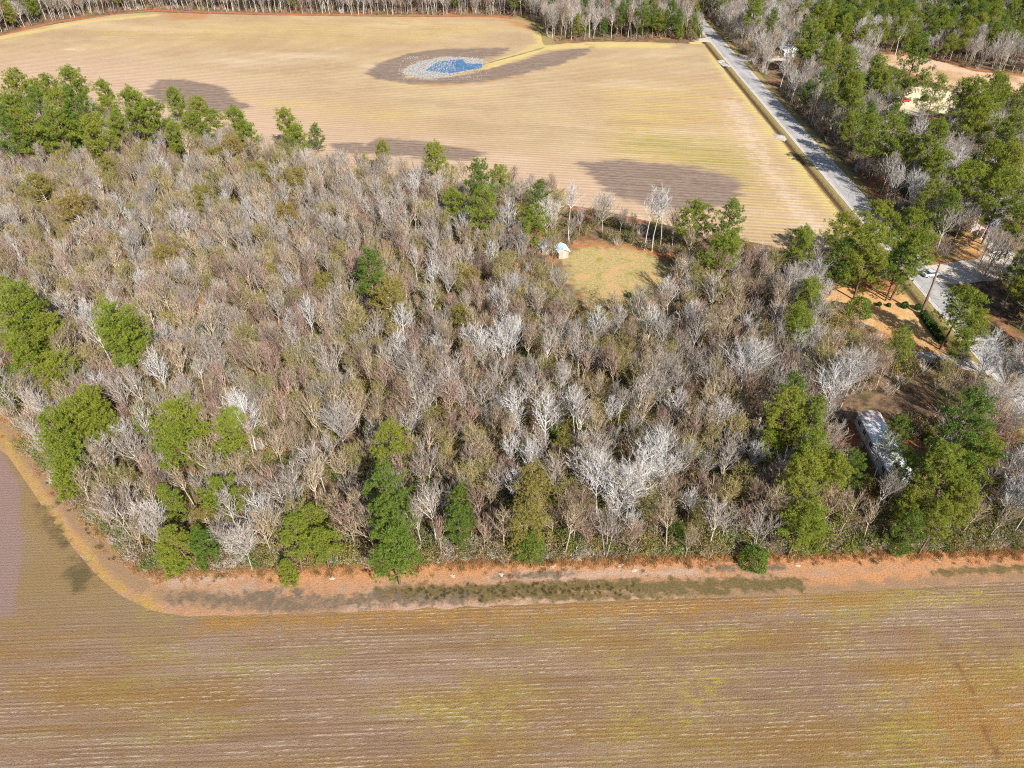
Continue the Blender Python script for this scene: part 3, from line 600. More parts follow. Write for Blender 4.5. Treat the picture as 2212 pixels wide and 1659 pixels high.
PROT = {}          # kind -> list of (trunk mesh, crown mesh, height, crown radius, crown centre height)
def reg(kind, tc, mt, mc, H, CR, zc):
    (V1, F1), (V, F, mi) = tc
    PROT.setdefault(kind, []).append((mesh(kind + '_trunk', V1, F1, (mt,), smooth=True), mesh(kind + '_crown', V, F, mc, mi), H, CR, zc))
SHAPES = [dict(H=13.5, CR=2.1, fork=0.36), dict(H=12.0, CR=2.8, fork=0.32), dict(H=14.5, CR=1.6, fork=0.45), dict(H=11.5, CR=2.4, fork=0.30, stems=2),
          dict(H=10.0, CR=2.1, fork=0.24), dict(H=13.0, CR=2.5, fork=0.36, stems=3, dens_=0.9)]
SHAPE_WORD = ['upright', 'fan-crowned', 'slender', 'twin-stemmed', 'low broad', 'many-stemmed']; SHAPE_OF = {}
for col_, shp in (('white', (0, 1, 3)), ('grey', (0, 1, 2, 3, 5)), ('tan', (0, 1, 2, 4)), ('brown', (1, 2, 4)), ('olive', (1, 3, 4))):
    SHAPE_OF[col_] = shp
    for si in shp:
        s = SHAPES[si]
        reg(col_, bare_tree(100 + si * 7 + len(col_), tw=0.019 if col_ == 'white' else 0.021, leaf=0.35 if col_ == 'olive' else 0, **s), BK['tan' if col_ == 'olive' else col_], (TWG[col_], M_OLIVE), s['H'], s['CR'] * 1.25, s['H'] * 0.72)
reg('bigwhite', bare_tree(900, H=17, CR=5.0, fork=0.26, stems=3, dens_=1.2, tw=0.022, thick=1.1), BK['white'], (BK['white'],), 17, 5.6, 12)
reg('biggrey', bare_tree(901, H=17, CR=4.4, fork=0.32, stems=1, dens_=1.7, tw=0.024), BK['grey'], (BK['grey'],), 17, 5, 12)
reg('slim', bare_tree(902, H=19, CR=2.4, fork=0.52, dens_=1.0, tw=0.022, thick=0.9), BK['white'], (BK['white'],), 19, 2.8, 15)
for i, k in enumerate((dict(H=15.5, CR=3.7, cb=0.36), dict(H=16.5, CR=3.4, cb=0.38), dict(H=15, CR=4.1, cb=0.34))):
    reg('pine', pine_tree(300 + i, **k), M_PBARK, (M_PINE,), k['H'], k['CR'] * 1.05, k['H'] * 0.72)
reg('tallpine', pine_tree(310, H=18.5, CR=3.7, cb=0.30, cone=0.25), M_PBARK, (M_PINED,), 18.5, 3.8, 12)
reg('tallpine', pine_tree(311, H=17, CR=3.2, cb=0.26, cone=0.3), M_PBARK, (M_PINE,), 17, 3.4, 11)
reg('openpine', pine_tree(312, H=16, CR=3.9, cb=0.45, open_=0.9, per=9), M_PBARK, (M_PINE,), 16, 4, 11.5)
reg('youngpine', pine_tree(313, H=9, CR=2.1, cb=0.12, cone=0.6, per=12), M_PBARK, (M_PINE,), 9, 2.3, 5)
reg('youngpine', pine_tree(314, H=11, CR=2.2, cb=0.2, cone=0.5, per=12), M_PBARK, (M_PINED,), 11, 2.4, 6.5)
reg('olivetree', pine_tree(315, H=11, CR=3.3, cb=0.25, cone=0.1, per=10), BK['tan'], (M_OLIVE,), 11, 3.4, 7)
reg('holly', shrub(320, 1.3, 2.6), M_PBARK, (M_HOLLY,), 2.6, 1.3, 1.4)
reg('roundbush', shrub(321, 0.75, 1.25, 1500), M_PBARK, (M_HOLLY,), 1.25, 0.75, 0.6)
reg('evergreen', shrub(322, 1.9, 3.4, 4500), M_PBARK, (M_PINED,), 3.4, 1.9, 1.8)

def plant(kind, X, Y, label, cat, group=None, sc=1.0, pi=None, rz=None, z=0.0, name='tree', crown='crown', hs=1.0):
    pr = PROT[kind]; p = pr[(pi if pi is not None else random.randrange(len(pr))) % len(pr)]
    o = thing(name, label, cat, (X, Y, z), random.uniform(0, 6.28) if rz is None else rz, group, (sc, sc, sc * hs))
    link('trunk' if name != 'shrub' else 'stems', p[0], o); link(crown, p[1], o)
    return o
ORD = ['', 'first', 'second', 'third', 'fourth', 'fifth', 'sixth', 'seventh', 'eighth', 'ninth', 'tenth', 'eleventh', 'twelfth', 'thirteenth', 'fourteenth', 'fifteenth', 'sixteenth', 'seventeenth', 'eighteenth', 'nineteenth', 'twentieth']
def ordinal(n):
    if n <= 20: return ORD[n]
    t = ['', '', 'twenty', 'thirty', 'forty', 'fifty', 'sixty', 'seventy', 'eighty', 'ninety'][n // 10]
    return (t[:-1] + 'ieth') if n % 10 == 0 else t + '-' + ORD[n % 10]

# ------------------------------------------------------------------ pines seen in the photo: crown centre x, y and crown width in the picture, kind
PINES = """
p 20 187 60;p 82 190 36;p 123 187 45;p 163 182 65;p 227 195 40;p 20 235 60;t 80 247 62;t 130 250 58;t 173 240 58;p 228 235 42;p 290 225 80;p 327 247 60;t 20 283 58;t 65 280 52;t 118 282 52;t 160 275 48;p 213 283 68;p 253 268 45
p 380 215 45;p 420 235 44;p 413 265 44;p 383 292 50;p 467 260 40;p 510 258 50;p 533 290 50;v 500 330 52;p 620 262 50;p 640 300 54;y 683 293 24;v 470 345 40
p 824 327 37;p 943 337 54;t 1040 395 62;t 1035 455 56;p 1093 388 44;p 980 437 54;t 1163 435 50;t 1163 480 50;v 1120 470 40;g 1130 520 28
p 1502 467 68;t 1572 478 60;p 1550 530 62;p 1735 523 64;p 1818 493 62;p 1890 478 78;p 1885 530 82;p 1962 492 75;p 1968 535 80;y 1875 570 80;y 1942 575 64;y 1815 565 56
p 1742 73 48;p 1632 17 45;p 1798 117 50;p 1842 133 58;p 1902 150 50;p 1848 187 55;p 1902 180 46;b 1975 135 84;p 1952 187 32;o 2018 205 76;p 2108 207 64;p 2118 253 74;p 2168 195 58;p 2201 215 58
t 1852 243 44;p 1895 283 58;p 1925 212 42;p 1948 290 58;p 2008 310 72;p 1955 325 64;p 2015 353 60;p 2098 393 78;p 2182 283 70;p 2185 350 74;p 2175 410 78;p 2132 367 55;t 1742 197 28;p 1848 275 38;p 2205 460 60;p 2210 560 50
p 1780 30 42;p 1820 60 44;p 1760 130 34
p 3 620 34;p 50 643 84;p 43 703 78;p 113 713 74;p 60 750 70;p 123 800 78;o 258 695 100;p 268 730 96;y 30 813 26;y 12 853 34;p 200 870 78;p 133 903 74;p 120 945 78;p 207 913 70;p 140 987 74;y 143 1037 50
p 310 905 44;p 383 913 96;p 377 955 82;p 480 927 68;p 473 1068 76;t 373 1083 48;p 391 1165 58;v 443 1122 50;y 440 1178 50;y 370 1205 44;p 631 1160 62;t 680 1118 54;p 694 1165 62;y 624 1238 34
t 833 968 68;t 837 1065 84;t 849 1132 88;y 852 1190 76;t 993 1080 46;t 995 1130 50;v 1147 1060 82;v 1142 1136 84;y 1149 1180 44;v 1217 963 32;t 794 590 66;v 840 653 74;g 1460 1146 40;e 1632 1204 52
t 1718 854 66;t 1708 885 74;t 1747 898 66;p 1731 943 62;p 1677 964 52;p 1781 980 76;p 1760 1013 92;p 1734 1052 90;p 1797 1026 80;t 1846 1010 56;p 1734 1117 80;y 1823 1104 38;y 1752 1149 46
t 1945 940 58;t 1961 1010 50;b 2099 922 108;p 2120 978 84;p 2062 1022 86;p 2073 1078 84;p 1963 1086 58;y 1963 1143 48;p 2026 1125 60;e 1942 1177 38
p 1752 633 62;p 1742 693 64;e 1858 663 44;o 1955 738 60;p 2135 655 74;p 2108 700 58;p 2082 740 54
v 163 463 80;v 560 380 44;v 640 400 54;v 240 372 50;v 90 410 54;v 360 560 50;v 590 600 44;v 700 620 44;v 620 470 50;v 250 530 44;v 1000 690 50;v 1310 760 44;v 1290 690 40;v 1020 610 44;v 930 640 44;v 440 430 44
"""
KMAP = {'p': ('pine', 'pine_tree', 'green pine'), 't': ('tallpine', 'pine_tree', 'tall narrow pine'), 'o': ('openpine', 'pine_tree', 'broad open-crowned pine'), 'b': ('tallpine', 'pine_tree', 'big dark green pine'),
        'y': ('youngpine', 'pine_tree', 'small young pine'), 'v': ('olivetree', 'olive_leaved_tree', 'olive-yellow leafy tree'), 'g': ('evergreen', 'evergreen_shrub', 'low green shrub'), 'e': ('evergreen', 'evergreen_shrub', 'low green shrub')}
ZONES = [(0, 150, 350, 215, 'back row of far left pine clump'), (0, 215, 350, 315, 'front of far left pine clump'),
         (350, 190, 570, 350, 'group beside leftmost dark soil patch'), (570, 240, 700, 320, 'trio over the far field edge'), (780, 290, 970, 360, 'lone pair over far field edge'),
         (960, 370, 1200, 540, 'cluster above the blue-roofed shed'), (1480, 440, 1620, 560, 'cluster right of the golden clearing'), (1700, 440, 2010, 620, 'big clump between orange lawn and road'),
         (1700, 620, 1800, 720, 'pair left of the orange lawn'), (1800, 640, 1990, 780, 'group below the orange lawn'), (2060, 620, 2212, 770, 'group right of the road bend by hedge'),
         (1600, 0, 1830, 135, 'far stand right of the road'), (1700, 135, 1930, 255, 'stand between road and sandy yard'), (1780, 90, 1930, 200, 'stand left of the pinkish clearing'), (1930, 90, 2090, 235, 'trees round the sandy yard'),
         (2090, 150, 2212, 300, 'dark stand right of the sandy yard'), (1830, 240, 2050, 380, 'stand below the sandy yard'), (2050, 300, 2212, 600, 'stand by the shaded driveway'),
         (0, 580, 170, 870, 'left margin clump'), (180, 640, 330, 790, 'lone pair in bare trees, left'), (80, 850, 270, 1060, 'clump above the track corner'), (290, 880, 530, 990, 'second clump from the track corner'),
         (340, 1040, 530, 1230, 'lower left wood corner'), (580, 1090, 720, 1260, 'group left of the tall front column'), (770, 930, 910, 1220, 'tall green column at the wood front'), (960, 1040, 1040, 1200, 'narrow pair, middle of wood front'),
         (1090, 1020, 1200, 1220, 'olive group, middle of wood front'), (1640, 820, 1870, 920, 'clump rear, left of mobile home'), (1640, 920, 1870, 1170, 'clump front, left of mobile home'),
         (1900, 900, 1985, 1200, 'column right of the mobile home'), (1985, 880, 2180, 1160, 'dark clump, right wood corner'), (0, 340, 720, 640, 'upper left of the bare wood'), (720, 560, 1350, 780, 'middle of the bare wood'),
         (1180, 900, 1500, 1200, 'lower middle of the bare wood'), (1600, 1170, 1680, 1240, 'wood front right corner')]
used_xy = []
items = []
for tok in PINES.replace('\n', ';').split(';'):
    tok = tok.split()
    if not tok: continue
    k, x, y, wpx = tok[0], float(tok[1]), float(tok[2]), float(tok[3])
    pr = PROT[KMAP[k][0]]; pi = 0 if k == 'b' else random.randrange(len(pr)); p = pr[pi]
    zc = p[4]
    cw = p[3] * 0.86
    for _ in range(3):
        X, Y = P(x, y, zc); t = Y * CP + (H_CAM - zc) * SP
        wm = wpx * t / F_D; sc = min(1.6 if k == 'b' else 1.42, max(0.62, wm / (2 * cw))); zc = p[4] * sc
    X, Y = P(x, y, zc)
    if abs(X - ROADX) < 5 and Y > 60: X += 5.5 if X > ROADX else -5.5
    zone = next((z[4] for z in ZONES if z[0] <= x <= z[2] and z[1] <= y <= z[3]), 'right margin')
    items.append([k, X, Y, sc, pi, zone, x, wpx]); used_xy.append((X, Y, p[3] * sc * 0.62))
for a in items:                                          # shorter where the wood is low
    pass
groups = {}
for a in items: groups.setdefault((a[0], a[5]), []).append(a)
for (k, zone), L in groups.items():
    L.sort(key=lambda a: a[6])
    for i, a in enumerate(L):
        kd, nm, adj = KMAP[k]
        lab = f'{adj}, {ordinal(i + 1)} from left in {zone}' if len(L) > 1 else f'{adj} in {zone}'
        if zone == 'right margin': lab = f'{adj} at the right edge of the picture, {ordinal(i + 1)} from left'
        cat = {'v': 'tree', 'g': 'shrub', 'e': 'shrub'}.get(k, 'pine tree')
        plant(kd, a[1], a[2], lab, cat, {'v': 'olive-leaved trees in the wood', 'g': 'low evergreen shrubs', 'e': 'low evergreen shrubs'}.get(k, 'green pines in and around the wood'), a[3], a[4], name=nm)
n_pines = sum(1 for a in items if a[0] in 'ptoby')

# ------------------------------------------------------------------ bare trees standing out in the photo: base x, y and height in metres
FEAT = [(1093, 800, 'bigwhite', 0.72, 'brightest white vase-shaped bare tree in the middle of the wood'),
        (935, 648, 'white', 0.8, 'small white bare tree just behind the olive trees, wood centre'),
        (1322, 1140, 'bigwhite', 0.80, 'biggest pale many-limbed bare tree near the wood front, right of centre'),
        (1288, 1125, 'white', 1.15, 'pale bare tree close left of the biggest many-limbed one'), (1352, 1128, 'biggrey', 0.78, 'tall grey bare tree close right of the biggest many-limbed one'),
        (1378, 1100, 'white', 1.1, 'slimmer white bare tree further right of the biggest many-limbed one'), (1262, 1085, 'biggrey', 0.72, 'grey bare tree behind left of the biggest many-limbed one'),
        (2150, 862, 'biggrey', 0.75, 'wide grey bare tree before the road at right edge'), (2196, 892, 'biggrey', 0.8, 'grey bare tree at right picture edge below the road'), (2108, 828, 'white', 1.0, 'white bare tree by the yard drive near the road'),
        (2178, 838, 'white', 1.0, 'white bare tree half covering the road at right edge'), (2216, 860, 'white', 1.1, 'white bare tree cut by the right picture edge'),
        (1240, 945, 'white', 0.95, 'white bare tree with fan crown above the biggest pale tree'),
        (1180, 985, 'white', 1.1, 'tall twin-stemmed white bare tree left of the fan-crowned one'),
        (1432, 1075, 'bigwhite', 0.85, 'second big white bare tree, upper right of the biggest one'),
        (556, 985, 'white', 1.15, 'white bare tree rising right of the small green pine, wood left'),
        (748, 985, 'biggrey', 0.75, 'tall pale grey bare tree in the left half of the wood'),
        (1392, 540, 'slim', 0.95, 'left of the tall slim white trees at the golden clearing'),
        (1408, 543, 'slim', 1.0, 'middle of the tall slim white trees at the golden clearing'),
        (1424, 545, 'slim', 0.9, 'right of the tall slim white trees at the golden clearing'),
        (1228, 520, 'slim', 0.95, 'tall slim white tree behind the blue-roofed shed'),
        (1300, 508, 'biggrey', 0.75, 'lone grey tree against the field dark patch, behind the clearing'),
        (1180, 530, 'biggrey', 0.8, 'grey tree left of the blue-roofed shed, against the far field'),
        (1098, 540, 'white', 1.1, 'white bare tree in front of the pines above the shed'),
        (1010, 530, 'white', 0.85, 'small white bare tree left below the pine cluster'),
        (1475, 730, 'bigwhite', 0.6, 'bright white bare tree at the lower right of the golden clearing'),
        (1588, 862, 'bigwhite', 0.85, 'big white bare tree above the right clump of pines'),
        (1790, 905, 'bigwhite', 0.8, 'leaning white bare tree behind the mobile home'),
        (1815, 880, 'biggrey', 0.85, 'grey bare tree standing behind the left end of mobile home'),
        (1880, 1050, 'white', 0.9, 'grey-white bare tree over the near end of the mobile home'),
        (2010, 1030, 'white', 1.0, 'white bare tree between the mobile home and the dark pines'),
        (2060, 520, 'biggrey', 0.7, 'spreading grey tree beside the shaded driveway'),
        (1690, 700, 'biggrey', 0.9, 'big grey bare tree left of the orange lawn'),
        (545, 1232, 'biggrey', 0.6, 'pale bare tree leaning out over the track, wood lower left'),
        (350, 1180, 'biggrey', 0.6, 'pale bare tree leaning over the track corner'),
        (2150, 1130, 'bigwhite', 0.7, 'white bare tree in the lower right corner of the wood'),
        (1250, 512, 'grey', 0.72, 'thin grey tree just right of the blue shed in hedgerow'), (1338, 508, 'grey', 0.62, 'short grey tree in the hedgerow above the golden clearing middle'),
        (1366, 515, 'tan', 0.60, 'short tan tree left of the tall slim white trees'), (1452, 535, 'grey', 0.85, 'grey tree right of the tall slim white trees'), (1278, 498, 'brown', 0.62, 'short brown tree behind the red earth patch'),
        (2100, 940, 'biggrey', 0.8, 'wide grey bare tree right of the mobile home yard')]
for x, y, k, sc, lab in FEAT:
    X, Y = P(x, y); p = PROT[k][0]
    plant(k, X, Y, lab, 'bare tree', 'bare trees standing out in the wood', sc, 0, name='bare_tree'); used_xy.append((X, Y, p[3] * sc * 0.5))

# ------------------------------------------------------------------ the wood: bare trees in loose rows
used = np.array(used_xy)
OPEN = [np.array(p_, float) for p_ in (
    [(1780, 612), (1830, 604), (1960, 622), (1990, 655), (2060, 742), (2040, 758), (1960, 738), (1880, 702), (1790, 668)],
    [(1240, 535), (1300, 528), (1400, 540), (1440, 572), (1430, 608), (1330, 612), (1250, 592)], [(1195, 528), (1240, 528), (1240, 562), (1195, 562)], [(1130, 490), (1155, 490), (1180, 545), (1160, 550)],
    [(1835, 885), (1900, 880), (1945, 1000), (1900, 1000), (1870, 960)], [(1940, 195), (1990, 188), (2070, 205), (2060, 245), (1945, 250)],
    [(1875, 114), (1960, 118), (2105, 150), (2300, 170), (2300, 205), (2190, 195), (2090, 190), (1960, 160), (1890, 135)], [(2062, 490), (2120, 480), (2140, 560), (2200, 575), (2200, 610), (2000, 610), (1990, 580), (2065, 560)],
    [(1945, 620), (1990, 590), (2070, 690), (2060, 700)], [(1250, 350), (1560, 370), (1800, 500), (1700, 520), (1500, 480), (1200, 430)], [(2020, 600), (2090, 590), (2130, 660), (2080, 660)], [(1660, 100), (1735, 100), (1735, 122), (1670, 122)],
    [(1930, 860), (2090, 850), (2060, 895), (1940, 895)])]
_gx, _gy = np.meshgrid(np.arange(0, 2400, 4.0), np.arange(-40, 1700, 4.0)); OPENMAP = np.zeros(_gx.shape, bool)
for p_ in OPEN: OPENMAP |= inside(_gx, _gy, p_)
CR_PX = [(a[6], proj(a[1], a[2], 11)[1], a[7], a[2]) for a in items if a[0] in 'ptobvy']
def hides(X, Y, h=11.5):
    """a tree here would stand in front of an open place or of a pine's crown, where the place has none"""
    for f in (0.45, 0.75, 1.0):
        x, y, t = proj(X, Y, h * f)
        i, j = int(x / 4), int((y + 40) / 4)
        if 0 <= i < OPENMAP.shape[1] and 0 <= j < OPENMAP.shape[0] and OPENMAP[j, i]: return True
    for hh in (6.0, 9.0, 12.0):
        sx_, sy_ = X - 0.454 * hh * 1.28, Y + 0.891 * hh * 1.28
        if one_in(sx_, sy_, LAWN) and random.random() < 0.85: return True
        if hh > 6 and 58 < X - 0.454 * (hh - 3.5) * 1.28 < 70 and 83 < Y + 0.891 * (hh - 3.5) * 1.28 < 102: return True
    x, y, t = proj(X, Y, h * 0.75)
    for px_, py_, wp, Yp in CR_PX:
        if Y < Yp - 0.5 and ((x - px_) / (wp * 0.50)) ** 2 + ((y - py_) / (wp * 0.55)) ** 2 < 1 and random.random() < 0.9: return True
    return False
def free(X, Y, margin=1.3): return np.all(np.hypot(used[:, 0] - X, used[:, 1] - Y) > np.minimum(used[:, 2], 2.0) + margin * 0.7)
def one_in(X, Y, poly):
    r_ = False; x2, y2 = poly[-1]
    for x1, y1 in poly:
        if (y1 > Y) != (y2 > Y) and X < (x2 - x1) * (Y - y1) / (y2 - y1) + x1: r_ = not r_
        x2, y2 = x1, y1
    return r_
def tone(X, Y):
    """which bark colour stands where"""
    x, y, _ = proj(X, Y, 8); r = random.random()
    n = math.sin(X * 0.07 + 1.3) * math.cos(Y * 0.09) + math.sin(X * 0.031 - Y * 0.043)
    if x > 1100 and y > 560:   wts = (0.12 if y > 600 else 0.06, 0.34, 0.24, 0.14, 0.16)
    elif y < 520:              wts = (0.05, 0.44, 0.27, 0.10, 0.14)
    else:                      wts = (0.06, 0.36, 0.29, 0.16, 0.13)
    w_ = list(wts)
    if n > 0.9: w_[4] += 0.16; w_[1] -= 0.1
    if n < -0.8: w_[3] += 0.15; w_[1] -= 0.1
    s = sum(w_); a = 0
    for k, v in zip(('white', 'grey', 'tan', 'brown', 'olive'), w_):
        a += v / s
        if r < a: return k
    return 'grey'
cand = []
row = 0; Yr = 62.0; step = 3.3
while Yr < 262:
    row += 1; Xr = -215 + random.uniform(0, 3)
    while Xr < 150:
        Xr += random.uniform(2.6, 4.2) * (1.0 if Yr < 150 else 1.08)
        X = Xr; Y = Yr + random.uniform(-1.3, 1.3)
        if not one_in(X, Y, WOOD) or any(one_in(X, Y, c) for c in CLEAR) or one_in(X, Y, LAWN) or X > 93 or not free(X, Y) or hides(X, Y): continue
        cand.append((X, Y, row))
    Yr += step
sized = []
for X, Y, rw in cand:
    x, y, t = proj(X, Y, 8); xb, yb, _ = proj(X, Y, 0)
    vis = -25 < x < 2237 and y > -20
    sized.append((t if vis else 1e6, X, Y, rw, x))
sized.sort()
N_IND = 272
ind = [a for a in sized[:N_IND]]; rest = [a for a in sized[N_IND:]]
front = lambda X, Y: False
rowsd = {}
edge_pts = np.array(WOOD)
for t, X, Y, rw, x in ind: rowsd.setdefault(rw, []).append((x, X, Y))
ADJ = {'white': 'white-barked', 'grey': 'pale grey', 'tan': 'tan', 'brown': 'reddish-brown', 'olive': 'olive-tinged'}
for n, rw in enumerate(sorted(rowsd)):
    L = sorted(rowsd[rw])
    for i, (x, X, Y) in enumerate(L):
        k = tone(X, Y); pr = PROT[k]; pi = random.randrange(len(pr)); sc = random.uniform(0.62, 1.0)
        size = 'small' if pr[pi][2] * sc < 9.6 else 'tall' if pr[pi][2] * sc > 12.4 else 'mid-sized'
        plant(k, X, Y, f'{SHAPE_WORD[SHAPE_OF[k][pi]]} {ADJ[k]} bare tree, {ordinal(i + 1)} from left in {ordinal(n + 1)} row back from lower field', 'bare tree', 'bare trees of the wood', sc, pi, name='bare_tree')

# ------------------------------------------------------------------ masses: one object each, many plants
def library(name, kinds, whole=True):
    c = bpy.data.collections.new(name); n = 0
    for k in kinds:
        for p in PROT[k]:
            b = bmesh.new(); 
            b.from_mesh(p[0]); f0 = len(b.faces); b.from_mesh(p[1]); b.faces.ensure_lookup_table()
            off = 1
            for i in range(f0, len(b.faces)): b.faces[i].material_index += off
            me = bpy.data.meshes.new(f'{name}_{k}'); b.to_mesh(me); b.free(); me.materials.append(p[0].materials[0])
            for m in p[1].materials: me.materials.append(m)
            o = bpy.data.objects.new(f'{name}_{n:02d}', me); c.objects.link(o); n += 1
    return c, n
def mass(name, label, cat, coll, nk, pts):
    """pts: rows of x, y, z, scale, kind index"""
    pts = np.array(pts, float); me = bpy.data.meshes.new(name); me.vertices.add(len(pts)); me.vertices.foreach_set('co', pts[:, :3].astype(np.float32).ravel())
    a = me.attributes.new('scl', 'FLOAT', 'POINT'); a.data.foreach_set('value', pts[:, 3].astype(np.float32))
    a = me.attributes.new('knd', 'INT', 'POINT'); a.data.foreach_set('value', pts[:, 4].astype(np.int32))
    a = me.attributes.new('rot', 'FLOAT_VECTOR', 'POINT'); rr = np.zeros((len(pts), 3), np.float32); rr[:, 2] = rng.uniform(0, 6.28, len(pts)); rr[:, :2] = rng.normal(0, 0.03, (len(pts), 2)); a.data.foreach_set('vector', rr.ravel())
    o = link(name, me); tag(o, label, cat, None, 'stuff')
    g = bpy.data.node_groups.new(name + '_scatter', 'GeometryNodeTree')
    g.interface.new_socket('Geometry', in_out='INPUT', socket_type='NodeSocketGeometry'); g.interface.new_socket('Geometry', in_out='OUTPUT', socket_type='NodeSocketGeometry')
    N = g.nodes; gi = N.new('NodeGroupInput'); go = N.new('NodeGroupOutput'); iop = N.new('GeometryNodeInstanceOnPoints'); ci = N.new('GeometryNodeCollectionInfo')
    ci.inputs[0].default_value = coll; ci.inputs[1].default_value = True; ci.inputs[2].default_value = True
    def na(n_, ty): x = N.new('GeometryNodeInputNamedAttribute'); x.data_type = ty; x.inputs[0].default_value = n_; return x.outputs[0]
    iop.inputs['Pick Instance'].default_value = True
    Lk = g.links.new
    Lk(gi.outputs[0], iop.inputs['Points']); Lk(ci.outputs[0], iop.inputs['Instance']); Lk(na('knd', 'INT'), iop.inputs['Instance Index'])
    Lk(na('rot', 'FLOAT_VECTOR'), iop.inputs['Rotation']); Lk(na('scl', 'FLOAT'), iop.inputs['Scale']); Lk(iop.outputs[0], go.inputs[0])
    md = o.modifiers.new('scatter', 'NODES'); md.node_group = g
    return o
BARE = ['white', 'grey', 'tan', 'brown', 'olive']; c_bare, nb_ = library('barelib', BARE)
offs = {}; q = 0
for k in BARE: offs[k] = (q, len(PROT[k])); q += len(PROT[k])
def kidx(k): a, b = offs[k]; return a + random.randrange(b)
pts = [(X, Y, 0, random.uniform(0.62, 1.02), kidx(tone(X, Y))) for t, X, Y, rw, x in rest]
mass('bare_woodland', 'crowded grey and tan leafless trees filling the rear of the wood', 'woodland', c_bare, nb_, pts)

# woods beyond the far field and right of the road
def fill(poly, sp, jit=0.4, keep=None):
    out = []; pl = np.array(poly); x0, y0 = pl.min(0); x1, y1 = pl.max(0); y = y0
    while y < y1:
        x = x0 + random.uniform(0, sp)
        while x < x1:
            X, Y = x + random.uniform(-jit, jit) * sp, y + random.uniform(-jit, jit) * sp
            if one_in(X, Y, poly) and abs(X - ROADX) > 7.5 and free(X, Y, 0.8) and (keep is None or keep(X, Y)) and not hides(X, Y, 12): out.append((X, Y))
            x += sp
        y += sp
    return out
NORTH = [(-440, P(-90, 95)[1] - 20)] + PP((-90, 92), (0, 72), (60, 58), (120, 46), (180, 37), (250, 27), (330, 21), (420, 24), (560, 28), (740, 31), (900, 33), (1010, 33), (1085, 34), (1135, 40), (1166, 56), (1178, 75), (1182, 90), (1232, 88), (1300, 84), (1400, 85), (1522, 90)) + [(97, 400), (97, 560), (-440, 560)]
pts = []; ppts = []
c_pine, npn = library('pinelib', ['pine', 'tallpine', 'youngpine'])
POFF = {'pine': (0, 3), 'tallpine': (3, 2), 'youngpine': (5, 2)}
def pidx(k): a, b = POFF[k]; return a + random.randrange(b)
for X, Y in fill(NORTH, 4.0):
    x, y, t = proj(X, Y); r = random.random()
    pine = 0.05 + (0.30 if x > 1250 else 0) + (0.25 if X > 40 and Y > 425 else 0) + (0.12 if x < 150 else 0)
    if r < pine: ppts.append((X, Y, 0, random.uniform(0.7, 1.0), pidx('tallpine' if random.random() < 0.5 else 'youngpine' if x > 1250 and Y < 420 else 'pine')))
    else: pts.append((X, Y, 0, random.uniform(0.95, 1.3), kidx('grey' if random.random() < 0.72 else 'white' if random.random() < 0.35 else 'brown')))
mass('far_woodland', 'grey leafless trees beyond the far field along the skyline side', 'woodland', c_bare, nb_, pts)
ROADSIDE = [(109.0, 148), (122, 150), (130, 190), (128, 260), (136, 330), (150, 400), (150, 560), (109.0, 560)]
PINKP = PP((1872, 116), (1990, 121), (2105, 154), (2380, 180), (2380, 245), (2190, 210), (2080, 212), (1960, 165), (1890, 145))
SANDP = PP((1935, 185), (2090, 185), (2110, 250), (1930, 258))
pts = []
for X, Y in fill(ROADSIDE, 3.6):
    if random.random() < 0.06: ppts.append((X, Y, 0, random.uniform(0.75, 1.0), pidx('tallpine'))); continue
    pts.append((X, Y, 0, random.uniform(0.75, 1.15), kidx('grey' if random.random() < 0.66 else 'tan' if random.random() < 0.5 else 'white')))
EAST = [(122, 128), (240, 128), (420, 240), (420, 560), (150, 560), (150, 400), (136, 330), (128, 260), (130, 190)]
DRIVEP = PP((1990, 560), (2075, 545), (2085, 480), (2130, 470), (2200, 520), (2330, 580), (2330, 625), (2000, 625))
GAP = PP((1840, 100), (1720, 95), (1650, 90), (1650, 140), (1760, 145), (1840, 140))
def ok_e(X, Y): return not (one_in(X, Y, PINKP) or one_in(X, Y, SANDP) or one_in(X, Y, DRIVEP) or one_in(X, Y, GAP))
for X, Y in fill(EAST, 5.0, keep=ok_e):
    x, y, t = proj(X, Y)
    pf = 0.42 if y < 140 else 0.10
    if random.random() < pf: ppts.append((X, Y, 0, random.uniform(0.8, 1.15), pidx('pine' if random.random() < 0.5 else 'tallpine')))
    else:
        pts.append((X, Y, 0, random.uniform(0.8, 1.2), kidx('grey' if random.random() < 0.7 else 'white')))
SE = [(109, 20), (260, 20), (240, 128), (109, 148)]
for X, Y in fill(SE, 5.5):
    if random.random() < 0.45: ppts.append((X, Y, 0, random.uniform(0.8, 1.1), pidx('pine')))
    else: pts.append((X, Y, 0, random.uniform(0.8, 1.2), kidx('grey')))
mass('roadside_woodland', 'grey leafless trees massed along the right side of the road', 'woodland', c_bare, nb_, pts)
# pines: the largest in the picture are things of their own, the rest one mass
room = 285 - n_pines; sc_ = []
for a in ppts:
    x, y, t = proj(a[0], a[1], 9); sc_.append((t if (-10 < x < 2222 and y > -15) else 1e6, a))
sc_.sort(key=lambda q: q[0])
PK = [('pine', 0), ('pine', 1), ('pine', 2), ('tallpine', 0), ('tallpine', 1), ('youngpine', 0), ('youngpine', 1)]
zon = {}; KW = {'pine': 'round-crowned pine', 'tallpine': 'narrow dark pine', 'youngpine': 'young conical pine'}
for t, a in sc_[:room]:
    x, y, _ = proj(a[0], a[1], 9)
    z = 'behind the pinkish clearing' if (x > 1840 and y < 150) else 'in the wood right of the road' if x > 1560 else 'beyond the far field' 
    if x > 2000 and 300 < y: z = 'near the shaded driveway, right'
    elif x > 1700 and y > 150: z = 'in the stand round the sandy yard'
    zon.setdefault(z, []).append((x, a))
